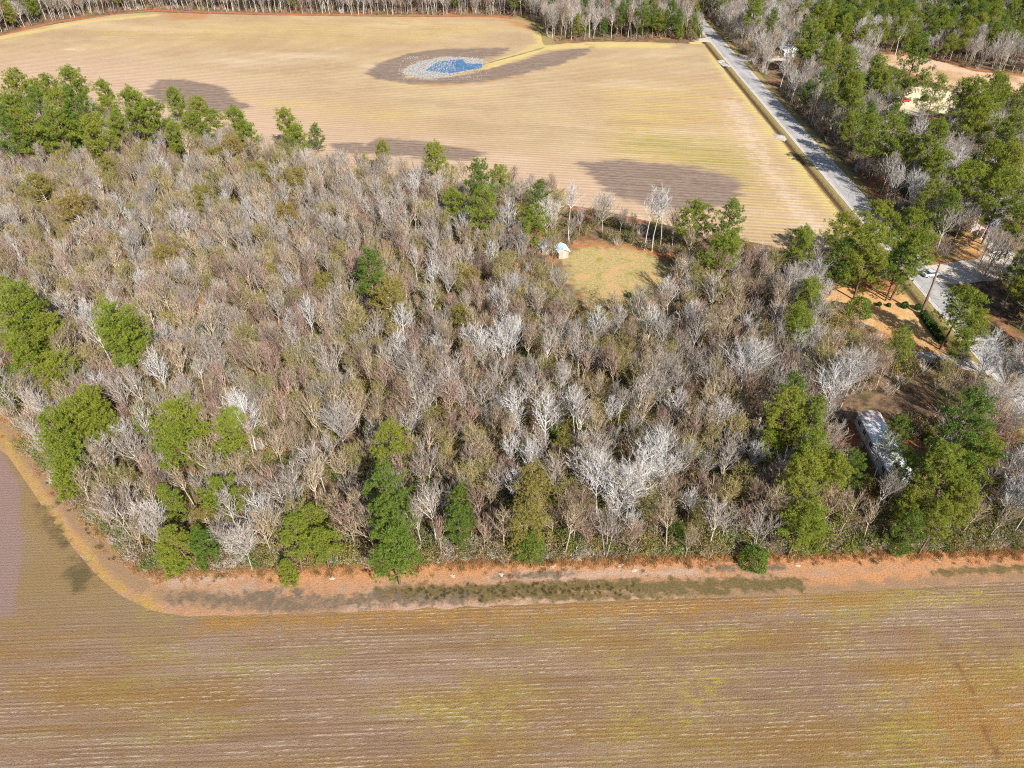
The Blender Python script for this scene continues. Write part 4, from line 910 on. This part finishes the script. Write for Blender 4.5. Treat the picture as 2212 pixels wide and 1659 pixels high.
for z, L in zon.items():
    L.sort(key=lambda q: q[0])
    for i, (x, a) in enumerate(L):
        k, pi = PK[int(a[4])]
        plant(k, a[0], a[1], f'{KW[k]} {z}, {ordinal(i + 1)} from left', 'pine tree', 'green pines in and around the wood', a[3], pi, name='pine_tree')
mass('pine_woodland', 'dark green pines massed in the far right distance', 'woodland', c_pine, npn, [a for t, a in sc_[room:]])

# ------------------------------------------------------------------ undergrowth
def brush(seed, tall=1.0, lf=260):
    r = np.random.default_rng(seed); T = []; tips = []
    for i in range(16):
        a = r.uniform(0, 6.28); b = bend([r.normal(0, 0.35), r.normal(0, 0.35), -0.05], [math.cos(a) * 0.7, math.sin(a) * 0.7, 1], r.uniform(1.2, 2.4) * tall, 3, 0.2, 0.12, r)
        T.append((b, np.array([0.028, 0.022, 0.016, 0.008])))
        for j in range(9):
            t = r.uniform(0.25, 1); q = t * 3; k = min(int(q), 2); p = b[k] + (b[k + 1] - b[k]) * (q - k); d = unit(r.normal(0, 0.6, 3) + np.array([0, 0, 0.6]))
            tips.append((p, d, r.uniform(0.3, 0.8)))
    V2, F2 = tubes(T, 3)
    p = np.array([t[0] for t in tips]); d = np.array([t[1] for t in tips]); L = np.array([t[2] for t in tips]); s = unit_rows(np.cross(d, r.normal(0, 1, d.shape)))
    tv = np.stack([p - s * 0.018, p + s * 0.018, p + d * L[:, None]], 1).reshape(-1, 3); tf = np.arange(len(tv)).reshape(-1, 3) + len(V2)
    V = np.concatenate([V2, tv]); F = np.concatenate([F2, tf]); mi = np.zeros(len(F), int)
    if lf:
        e = p + d * L[:, None]; c = e[r.integers(0, len(e), lf)] + r.normal(0, 0.16, (lf, 3)); lv, lf_ = leafs(c, 0.07, 0.10, r)
        F = np.concatenate([F, lf_ + len(V)]); V = np.concatenate([V, lv]); mi = np.concatenate([mi, np.ones(len(lf_), int)])
    return V, F, mi
c_br = bpy.data.collections.new('brushlib')
for i, (bk, lm, lf, tl) in enumerate((('tan', M_BUSH, 500, 1.0), ('grey', M_BUSH, 0, 1.3), ('olive', M_OLIVE, 700, 1.1), ('brown', M_BUSH, 120, 1.2), ('tan', M_PINED, 900, 0.9))):
    V, F, mi = brush(500 + i, tl, lf); o = bpy.data.objects.new(f'brush_{i}', mesh(f'brush_{i}', V, F, (BK[bk], lm), mi)); c_br.objects.link(o)
pts = []
bx0, by0 = np.array(WOOD).min(0); bx1, by1 = np.array(WOOD).max(0)
cx = rng.uniform(bx0, 93, 16000); cy = rng.uniform(by0, by1, 16000); ok = inside(cx, cy, WOOD)
for c in CLEAR + [LAWN]: ok &= ~inside(cx, cy, c)
for X, Y in zip(cx[ok], cy[ok]):
    x, y, t = proj(X, Y); green = 0.5 + 0.5 * math.sin(X * 0.06 + 0.5) * math.cos(Y * 0.07 - 1)
    if x > 850 and y > 700: green += 0.25
    r = random.random()
    if r > 0.55 + 0.3 * green: continue
    k = 2 if random.random() < 0.34 * green else 4 if random.random() < 0.12 * green else 0 if random.random() < 0.5 else 1 if random.random() < 0.6 else 3
    pts.append((X, Y, 0, random.uniform(0.6, 1.35), k))
ff = dens(PP((60, 975), (150, 1075), (290, 1222), (345, 1238), (600, 1229), (1000, 1215), (1660, 1199), (2212, 1188)), 0.5)
for x, y in ff:
    if y < 125 and not (y > 90 and x > -60):
        for _ in range(3): pts.append((x + random.gauss(0, 0.8), y + abs(random.gauss(0, 2.2)) + 0.5, 0, random.uniform(0.5, 1.15), random.choice((0, 1, 1, 3, 3, 2, 4))))
for X, Y in fill(NORTH, 5.0) + fill(EAST, 6.0, keep=ok_e) + fill(ROADSIDE, 2.6): pts.append((X, Y, 0, random.uniform(0.8, 1.4), random.choice((0, 1, 3, 3))))
mass('undergrowth', 'tangled brown and olive brush between the trunks of the wood', 'undergrowth', c_br, 5, pts)

# ------------------------------------------------------------------ the dead trunk, hedge, small bushes
sx, sy = P(1989, 680)
r = np.random.default_rng(5); tp = bend([0, 0, -0.2], [-0.03, 0.0, 1], 13.6, 8, 0, 0.018, r)
T = [(tp, 0.36 * (1 - np.linspace(0, 1, 9) * 0.55))]
sn = thing('dead_tree', 'bare dead trunk without a crown at the lawn corner beside the road', 'dead tree', (sx, sy, 0))
V, F = tubes(T, 9); link('trunk', mesh('dead_trunk', V, F, (M_SNAG,), smooth=True), sn)
for i, f in enumerate((0.62, 0.7, 0.78, 0.86, 0.93, 0.97, 0.5)):
    q = f * 8; k = min(int(q), 7); p = tp[k] + (tp[k + 1] - tp[k]) * (q - k); a = i * 2.1
    V, F = tubes([(bend(p, [math.cos(a), math.sin(a), 0.3], r.uniform(0.6, 1.5), 3, 0.3, 0.1, r), np.array([0.08, 0.06, 0.045, 0.02]))], 5)
    link('branch_stub', mesh('branch_stub', V, F, (M_SNAG,), smooth=True), sn)
hx = [(1994, 684), (1998, 690), (2002, 697), (2007, 704), (2012, 711), (2017, 718), (2022, 726), (2028, 734), (2034, 741)]
for i, (x, y) in enumerate(hx):
    X, Y = P(x, y); plant('roundbush', X, Y, f'{ordinal(i + 1)} dark green bush from the dead trunk in the roadside hedge row', 'bush', 'hedge row beside the road verge', random.uniform(0.95, 1.35), 0, name='bush', crown='foliage')
for x, y, sc, lab in ((1898, 660, 0.75, 'small round bush, leftmost of the four on the orange lawn'), (1919, 662, 0.7, 'sparse little bush, second from left on the orange lawn'), (1953, 664, 1.15, 'largest round bush on the orange lawn, third from left'), (1982, 668, 1.1, 'round bush on the lawn closest to the dead trunk')):
    X, Y = P(x, y); plant('roundbush', X, Y, lab, 'bush', 'round bushes on the lawn', sc, 0, name='bush', crown='foliage')
for x, y, lab in ((1358, 642, 'dark holly bush in front of the golden clearing, right one'), (1322, 655, 'dark holly bush in front of the golden clearing, left one')):
    X, Y = P(x, y); plant('holly', X, Y, lab, 'bush', None, 0.5, 0, name='bush', crown='foliage')
X, Y = P(1995, 218); plant('roundbush', X, Y, 'small red-brown bush on the sandy yard beside the open pine', 'bush', None, 1.8, 0, name='bush', crown='foliage')

# ------------------------------------------------------------------ buildings
M_TIN = NT('weathered_tin_roof', 0.75, 0.3); nn = M_TIN.noise(0.5, 5, 0.65); nr = M_TIN.noise(0.9, 5, 0.7, M_TIN.map((1.8, 0.35, 1)))
ys_ = M_TIN.n('ShaderNodeSeparateXYZ'); M_TIN.put(ys_.inputs[0], M_TIN.tc)
tb = M_TIN.mix(M_TIN.ramp(nn, 0.4, 0.62), (0.62, 0.64, 0.66), (0.80, 0.80, 0.80))
tb = M_TIN.mix(M_TIN.ramp(nr, 0.56, 0.70, 0, 0.85), tb, (0.34, 0.16, 0.10))
tb = M_TIN.mix(M_TIN.math('MULTIPLY', M_TIN.ramp(ys_.outputs[1], 3.6, 6.8), M_TIN.ramp(M_TIN.noise(0.8, 4, 0.7), 0.35, 0.6, 0.2, 0.9)), tb, (0.36, 0.22, 0.18)); M_TIN.col(tb); M_TIN = M_TIN.m
M_SIDE = flat('pale_blue_siding', (0.50, 0.56, 0.62), 0.6, 0.08); M_TRIM = flat('white_trim', (0.75, 0.75, 0.73), 0.5, 0.05); M_GLASS = flat('window_glass', (0.04, 0.05, 0.06), 0.08, 0.05, spec=0.6)
M_DOOR = flat('door_paint', (0.45, 0.42, 0.38), 0.5, 0.05); M_WOOD = flat('weathered_boards', (0.42, 0.30, 0.19), 0.9, 0.2); M_BLUE = flat('pale_blue_tin', (0.52, 0.68, 0.74), 0.4, 0.12, 1.0)
M_GREY = flat('grey_shingles', (0.20, 0.20, 0.21), 0.9, 0.2, 6); M_BRICK = flat('tan_wall', (0.42, 0.33, 0.25), 0.8, 0.1); M_SKIRT = flat('skirting_panel', (0.32, 0.31, 0.30), 0.8, 0.1); M_TYRE = flat('tyre_rubber', (0.02, 0.02, 0.02), 0.8, 0.1)
M_RIM = flat('wheel_metal', (0.5, 0.5, 0.5), 0.35, 0.05)
def mobile_home():
    a = P(1868, 892, 3.4); b = P(1931, 1012, 3.4); cx_, cy_ = (a[0] + b[0]) / 2 + 0.9, (a[1] + b[1]) / 2 - 0.3; Wd, Ln = 3.8, 15.4
    t = thing('mobile_home', 'long narrow mobile home with rusty white tin roof among the pines', 'mobile home', (cx_, cy_, 0), math.atan2(-(a[0] - b[0]), a[1] - b[1]))
    BM().box((0, 0, 1.95), (Wd, Ln, 2.5)).build('wall', M_SIDE, t); BM().box((0, 0, 0.35), (Wd - 0.15, Ln - 0.2, 0.7)).build('skirting', M_SKIRT, t)
    rf = BM(); pts_ = []
    xs = np.linspace(-Wd / 2 - 0.22, Wd / 2 + 0.22, 9); up = [(x, 3.22 + 0.42 * (1 - (x / (Wd / 2 + 0.22)) ** 2)) for x in xs]; lo = [(x, z - 0.07) for x, z in reversed(up)]
    rf.prism(up + lo, -Ln / 2 - 0.15, Ln / 2 + 0.15)
    for i in range(14): rf.box((0, -Ln / 2 + 0.6 + i * 1.22, 3.655), (1.9, 0.04, 0.03))
    ro = rf.build('roof', M_TIN, t)
    BM().cyl((0.5, 2, 3.5), (0.5, 2, 3.95), 0.12).cyl((0.6, -5, 3.5), (0.6, -5, 3.9), 0.08).build('vent_pipe', M_GREY, ro)
    for s in (-1, 1):
        for y in (-5.9, -3.2, 0.2, 3.4, 6.0):
            w_ = BM().box((s * (Wd / 2 + 0.02), y, 2.15), (0.06, 1.15, 1.05)).build('window', M_GLASS, t)
            f = BM(); [f.box((s * (Wd / 2 + 0.055), y + dy, 2.15 + dz), (0.05, sy_, sz_)) for dy, dz, sy_, sz_ in ((0, 0.56, 1.3, 0.09), (0, -0.56, 1.3, 0.09), (0.6, 0, 0.09, 1.03), (-0.6, 0, 0.09, 1.03), (0, 0, 0.05, 1.03))]; f.build('frame', M_TRIM, w_)
    for s, y in ((-1, 1.9), (1, -1.6)):
        d = BM().box((s * (Wd / 2 + 0.02), y, 1.75), (0.07, 0.92, 2.0)).build('door', M_DOOR, t); BM().box((s * (Wd / 2 + 0.08), y + 0.35, 1.7), (0.06, 0.06, 0.12)).build('handle', M_RIM, d)
        st = BM(); [st.box((s * (Wd / 2 + 0.5 + 0.3 * i), y, 0.6 - 0.2 * i), (0.3, 1.1, 0.06)) for i in range(3)]; st.box((s * (Wd / 2 + 0.75), y - 0.5, 0.35), (0.8, 0.06, 0.6)); st.box((s * (Wd / 2 + 0.75), y + 0.5, 0.35), (0.8, 0.06, 0.6)); st.build('steps', M_WOOD, t)
mobile_home()
def house(name, label, x, y, W_, L_, h, rh, mw_, mr, rz, cat='house', chim=True, win=3):
    X, Y = P(x, y); t = thing(name, label, cat, (X, Y, 0), rz)
    BM().prism([(-W_ / 2, 0), (W_ / 2, 0), (W_ / 2, h), (0, h + rh - 0.1), (-W_ / 2, h)], -L_ / 2, L_ / 2).build('wall', mw_, t)
    o = 0.35; k = rh / (W_ / 2); e = h - o * k
    rf = BM().prism([(-W_ / 2 - o, e), (0, h + rh), (W_ / 2 + o, e), (W_ / 2 + o, e + 0.14), (0, h + rh + 0.16), (-W_ / 2 - o, e + 0.14)], -L_ / 2 - o, L_ / 2 + o).build('roof', mr, t)
    if chim: BM().box((W_ * 0.2, L_ * 0.2, h + rh + 0.1), (0.6, 0.6, 1.5)).build('chimney', M_BRICK, rf)
    for s in (-1, 1):
        for i in range(win):
            yy = -L_ / 2 + (i + 0.5) * L_ / win; sx_ = min(1.0, L_ / win * 0.5)
            w_ = BM().box((s * (W_ / 2 + 0.01), yy, h * 0.58), (0.06, sx_, sx_ * 1.1)).build('window', M_GLASS, t)
            f = BM(); [f.box((s * (W_ / 2 + 0.045), yy + dy, h * 0.58 + dz), (0.05, a_, b_)) for dy, dz, a_, b_ in ((0, sx_ * 0.58, sx_ * 1.15, 0.07), (0, -sx_ * 0.58, sx_ * 1.15, 0.07), (sx_ * 0.53, 0, 0.07, sx_ * 1.09), (-sx_ * 0.53, 0, 0.07, sx_ * 1.09))]; f.build('frame', M_TRIM, w_)
    d = BM().box((0.2, -L_ / 2 - 0.01, 1.0), (0.9 if W_ > 3 else 0.75, 0.07, 2.0)).build('door', M_DOOR, t); BM().box((0.5, -L_ / 2 - 0.07, 1.0), (0.05, 0.06, 0.12)).build('handle', M_RIM, d)
    return t
house('shed', 'small shed with pale blue tin roof beside the golden clearing', 1213, 552, 2.6, 3.3, 2.1, 0.6, M_BRICK, M_BLUE, 0.25, 'shed', False, 1)
house('garden_shed', 'second pale blue roofed shed half hidden left of the clearing shed', 1176, 545, 2.4, 2.8, 2.0, 0.5, M_BRICK, M_BLUE, 0.3, 'shed', False, 1)
house('house', 'grey-roofed house hidden under pines beside the shaded driveway', 2150, 462, 8, 12, 2.8, 2.0, M_BRICK, M_GREY, 1.2)
house('house', 'white-walled cottage between pines left of the sandy yard', 1890, 232, 7, 10, 2.8, 1.8, M_TRIM, M_GREY, 0.2)
house('house', 'pale-roofed cottage among trees close to the far end of the road', 1700, 118, 7, 9, 2.8, 1.8, M_TRIM, M_TIN, 0.1)
# wooden platform among the trees
X, Y = P(1812, 765); t = thing('wooden_platform', 'small tan wooden platform among the bare trees below the lawn', 'platform', (X, Y, 0), 0.2)
b = BM(); [b.box((0, -0.9 + 0.2 * i, 0.9), (3.2, 0.17, 0.05)) for i in range(10)]; b.build('deck', M_WOOD, t)
for sx_ in (-1.4, 1.4):
    for sy_ in (-0.8, 0.8): BM().box((sx_, sy_, 0.43), (0.12, 0.12, 0.88)).build('leg', M_WOOD, t)

# ------------------------------------------------------------------ vehicles
def car(name, label, x, y, rz, paint, kind='car'):
    X, Y = P(x, y); t = thing(name, label, kind, (X, Y, 0.04), rz)
    low = [(-2.2, 0.35), (2.2, 0.35), (2.25, 0.62), (2.12, 0.86), (1.0, 0.98), (-1.5, 1.0), (-2.15, 0.95), (-2.28, 0.6)]
    if kind == 'pickup': cab = [(-0.3, 0.98), (0.95, 0.98), (0.35, 1.62), (-0.2, 1.65)]
    else: cab = [(-1.75, 0.98), (1.0, 0.96), (0.3, 1.43), (-1.1, 1.45)]
    def hull(pts_, hw, nm, m, par, bev):
        b = BM(); b.prism([(p[0], p[1]) for p in pts_], -hw, hw)
        return b.build(nm, m, par, bevel=bev)
    hull(low, 0.88, 'body', paint, t, 0.06); hull(cab, 0.76, 'cabin_glass', M_GLASS, t, 0.05)
    xs_ = [p for p in cab]; hull([(xs_[3][0] - 0.04, xs_[3][1] - 0.02), (xs_[2][0] + 0.04, xs_[2][1] - 0.02), (xs_[2][0], xs_[2][1] + 0.05), (xs_[3][0], xs_[3][1] + 0.05)], 0.74, 'roof', paint, t, 0.02)
    if kind == 'pickup': BM().box((-1.3, 0, 1.01), (1.6, 1.4, 0.03)).build('truck_bed', M_TYRE, t)
    for wx in (-1.38, 1.38):
        for wy in (-0.82, 0.82):
            wh = BM().cyl((wx, wy - 0.11, 0.31), (wx, wy + 0.11, 0.31), 0.32, n=18).build('wheel', M_TYRE, t); BM().cyl((wx, wy - 0.125, 0.31), (wx, wy + 0.125, 0.31), 0.18, n=12).build('rim', M_RIM, wh)
    for wy in (-0.62, 0.62):
        BM().box((2.19, wy, 0.70), (0.08, 0.36, 0.14)).build('headlight', M_TRIM, t); BM().box((-2.22, wy, 0.74), (0.08, 0.34, 0.14)).build('tail_light', P_RED, t)
P_RED = flat('red_paint', (0.35, 0.03, 0.03), 0.25, 0.05, spec=0.5); P_WHITE = flat('white_paint', (0.78, 0.78, 0.78), 0.25, 0.03, spec=0.5); P_BLUE = flat('blue_paint', (0.03, 0.09, 0.28), 0.25, 0.05, spec=0.5); P_SIL = flat('silver_paint', (0.50, 0.52, 0.55), 0.25, 0.05, spec=0.5)
car('parked_car', 'dark red car parked at the left edge of the sandy yard', 1955, 220, 0.4, P_RED)
car('parked_car', 'white car half hidden by trees left of the sandy yard', 1919, 226, 0.1, P_WHITE)
car('parked_car', 'silver car in shade where the driveway meets the road', 2010, 596, 0.2, P_SIL)
car('parked_car', 'dark blue car in the deep shade of the driveway', 2138, 482, 1.4, P_BLUE)
car('parked_car', 'red car with white car behind it on the driveway edge', 2122, 508, 0.9, P_RED)
car('pickup_truck', 'white pickup under the trees at the right end of the driveway', 2160, 548, -0.2, P_WHITE, 'pickup')

# ------------------------------------------------------------------ small things on the ground
def lump(seed, rx, ry, h, mat, nm, parent=None, loc=(0, 0, 0)):
    r = np.random.default_rng(seed); b = bmesh.new(); bmesh.ops.create_icosphere(b, subdivisions=3, radius=1)
    for v in b.verts:
        c = v.co; k = 1 + 0.24 * math.sin(c.x * 3 + c.y * 2 + seed) + 0.18 * math.cos(c.y * 6 + seed * 2) + r.normal(0, 0.06); v.co = Vector((c.x * rx * k, c.y * ry * k, max(-0.05, c.z * h * k)))
    me = bpy.data.meshes.new(nm); b.to_mesh(me); b.free(); me.materials.append(mat); return link(nm, me, parent, loc)
M_SAND = flat('pale_sand', (0.40, 0.31, 0.23), 0.95, 0.15, 5); M_CHALK = flat('white_gravel', (0.40, 0.37, 0.33), 0.95, 0.25, 3); M_STONE = flat('pond_stone', (0.27, 0.265, 0.255), 0.9, 0.25, 1)
for i, (x, y, d) in enumerate(((996, 1735, 'left end of the track'), (1138, 1725, 'below the tall green pine column'), (1358, 1728, 'left of the track middle'), (1504, 1723, 'at the middle of the track'), (1659, 1699, 'below the olive trees'), (1862, 1696, 'upper of two close together'), (1901, 1711, 'lower of two close together'), (2392, 1696, 'right of the wood corner'), (2811, 1682, 'right end of the track'))):
    X, Y = P(x / 1.3888, y / 1.3888); o = lump(i, 0.42, 0.3, 0.16, M_SAND, 'sand_mound', None, (X, Y, 0.02)); tag(o, f'small pale sand mound on the track, {d}', 'mound', 'sand mounds along the track')
X, Y = P(1684, 297); o = lump(31, 1.7, 3.0, 0.4, M_CHALK, 'gravel_heap', None, (X, Y, 0)); tag(o, 'low spread heap of white gravel on the verge beside the road', 'gravel heap'); o.rotation_euler.z = 0.35
for x, y, s, lab in ((1557, 133, 1.6, 'small white gravel heap near the field entrance, upper one'), (1566, 141, 2.0, 'small white gravel heap near the field entrance, lower one')):
    X, Y = P(x, y); o = lump(int(x), s, s * 1.4, 0.35, M_CHALK, 'gravel_heap', None, (X, Y, 0)); tag(o, lab, 'gravel heap')
# pale clods round and in the pond: one mass of stones
b = bmesh.new(); pl = np.array(POND); wl = np.array(WPOLY); r = np.random.default_rng(77); n = 0; V, F = [], []
ico = [(0, 0, 1), (0.9, 0, 0), (0, 0.9, 0), (-0.9, 0, 0), (0, -0.9, 0), (0, 0, -0.4)]; fc = [(0, 1, 2), (0, 2, 3), (0, 3, 4), (0, 4, 1), (5, 2, 1), (5, 3, 2), (5, 4, 3), (5, 1, 4)]
x0, y0 = pl.min(0) - 2; x1, y1 = pl.max(0) + 2
while n < 3600:
    X, Y = r.uniform(x0, x1), r.uniform(y0, y1)
    ip = inside(np.array([X]), np.array([Y]), pl)[0]; iw = inside(np.array([X]), np.array([Y]), wl)[0]
    if not ip and r.uniform() > 0.06: continue
    px, _, _ = proj(X, Y)
    if iw and (r.uniform() > (0.30 if px < 985 else 0.03)): continue
    s = r.uniform(0.14, 0.34) * (1.0 if not iw else 0.9); a = r.uniform(0, 6.28); c, sn_ = math.cos(a), math.sin(a)
    for q in ico: V.append((X + (q[0] * c - q[1] * sn_) * s, Y + (q[0] * sn_ + q[1] * c) * s, q[2] * s * 0.8 + 0.03))
    F += [tuple(k + n * 6 for k in f) for f in fc]; n += 1
o = link('pond_stones', mesh('pond_stones', V, F, (M_STONE,))); tag(o, 'white stones scattered through the shallow field pond', 'stones', None, 'stuff')

# low dry weeds along the track and wood edge
c_w = bpy.data.collections.new('weedlib')
M_DRY = foliage('dry_weeds', (0.40, 0.22, 0.09), (0.52, 0.33, 0.15), (0.36, 0.15, 0.06), 0.2); M_GRN = foliage('green_weeds', (0.075, 0.065, 0.02), (0.12, 0.10, 0.03), (0.14, 0.10, 0.035), 0.2)
for i, m in enumerate((M_DRY, M_DRY, M_GRN)):
    r = np.random.default_rng(600 + i); n = 70; c = np.stack([r.normal(0, 0.25, n), r.normal(0, 0.25, n), np.zeros(n)], 1); d = unit_rows(np.stack([r.normal(0, 0.5, n), r.normal(0, 0.5, n), np.ones(n)], 1)); s = unit_rows(np.cross(d, r.normal(0, 1, d.shape)))
    v = np.stack([c - s * 0.02, c + s * 0.02, c + d * r.uniform(0.2, 0.5, (n, 1))], 1).reshape(-1, 3); c_w.objects.link(bpy.data.objects.new(f'weed_{i}', mesh(f'weed_{i}', v, np.arange(n * 3).reshape(-1, 3), (m,))))
pts = []
L1 = dens(PP((20, 890), (150, 1065), (290, 1215), (345, 1240), (600, 1232), (1000, 1218), (1660, 1202), (2212, 1190)), 0.35)
for x, y in L1[:-1]:
    if x > 120 or y > P(0, 860)[1] + 8: continue
    for _ in range(3): pts.append((x + random.gauss(0, 1.2), y - abs(random.gauss(0, 1.0)) + 0.6, 0.02, random.uniform(0.5, 1.4), random.choice((0, 0, 1, 1, 2))))
L2 = dens(PP((860, 1284), (1100, 1276), (1400, 1268), (1690, 1262)), 0.4)[:int(1e9)]
for x, y in L2:
    if y > 63: continue
    pts.append((x + random.gauss(0, 0.8), y + random.gauss(0, 0.7), 0.02, random.uniform(0.3, 0.8), 2))
mass('dry_weeds', 'low rusty dry weeds along the foot of the wood', 'weeds', c_w, 3, pts)
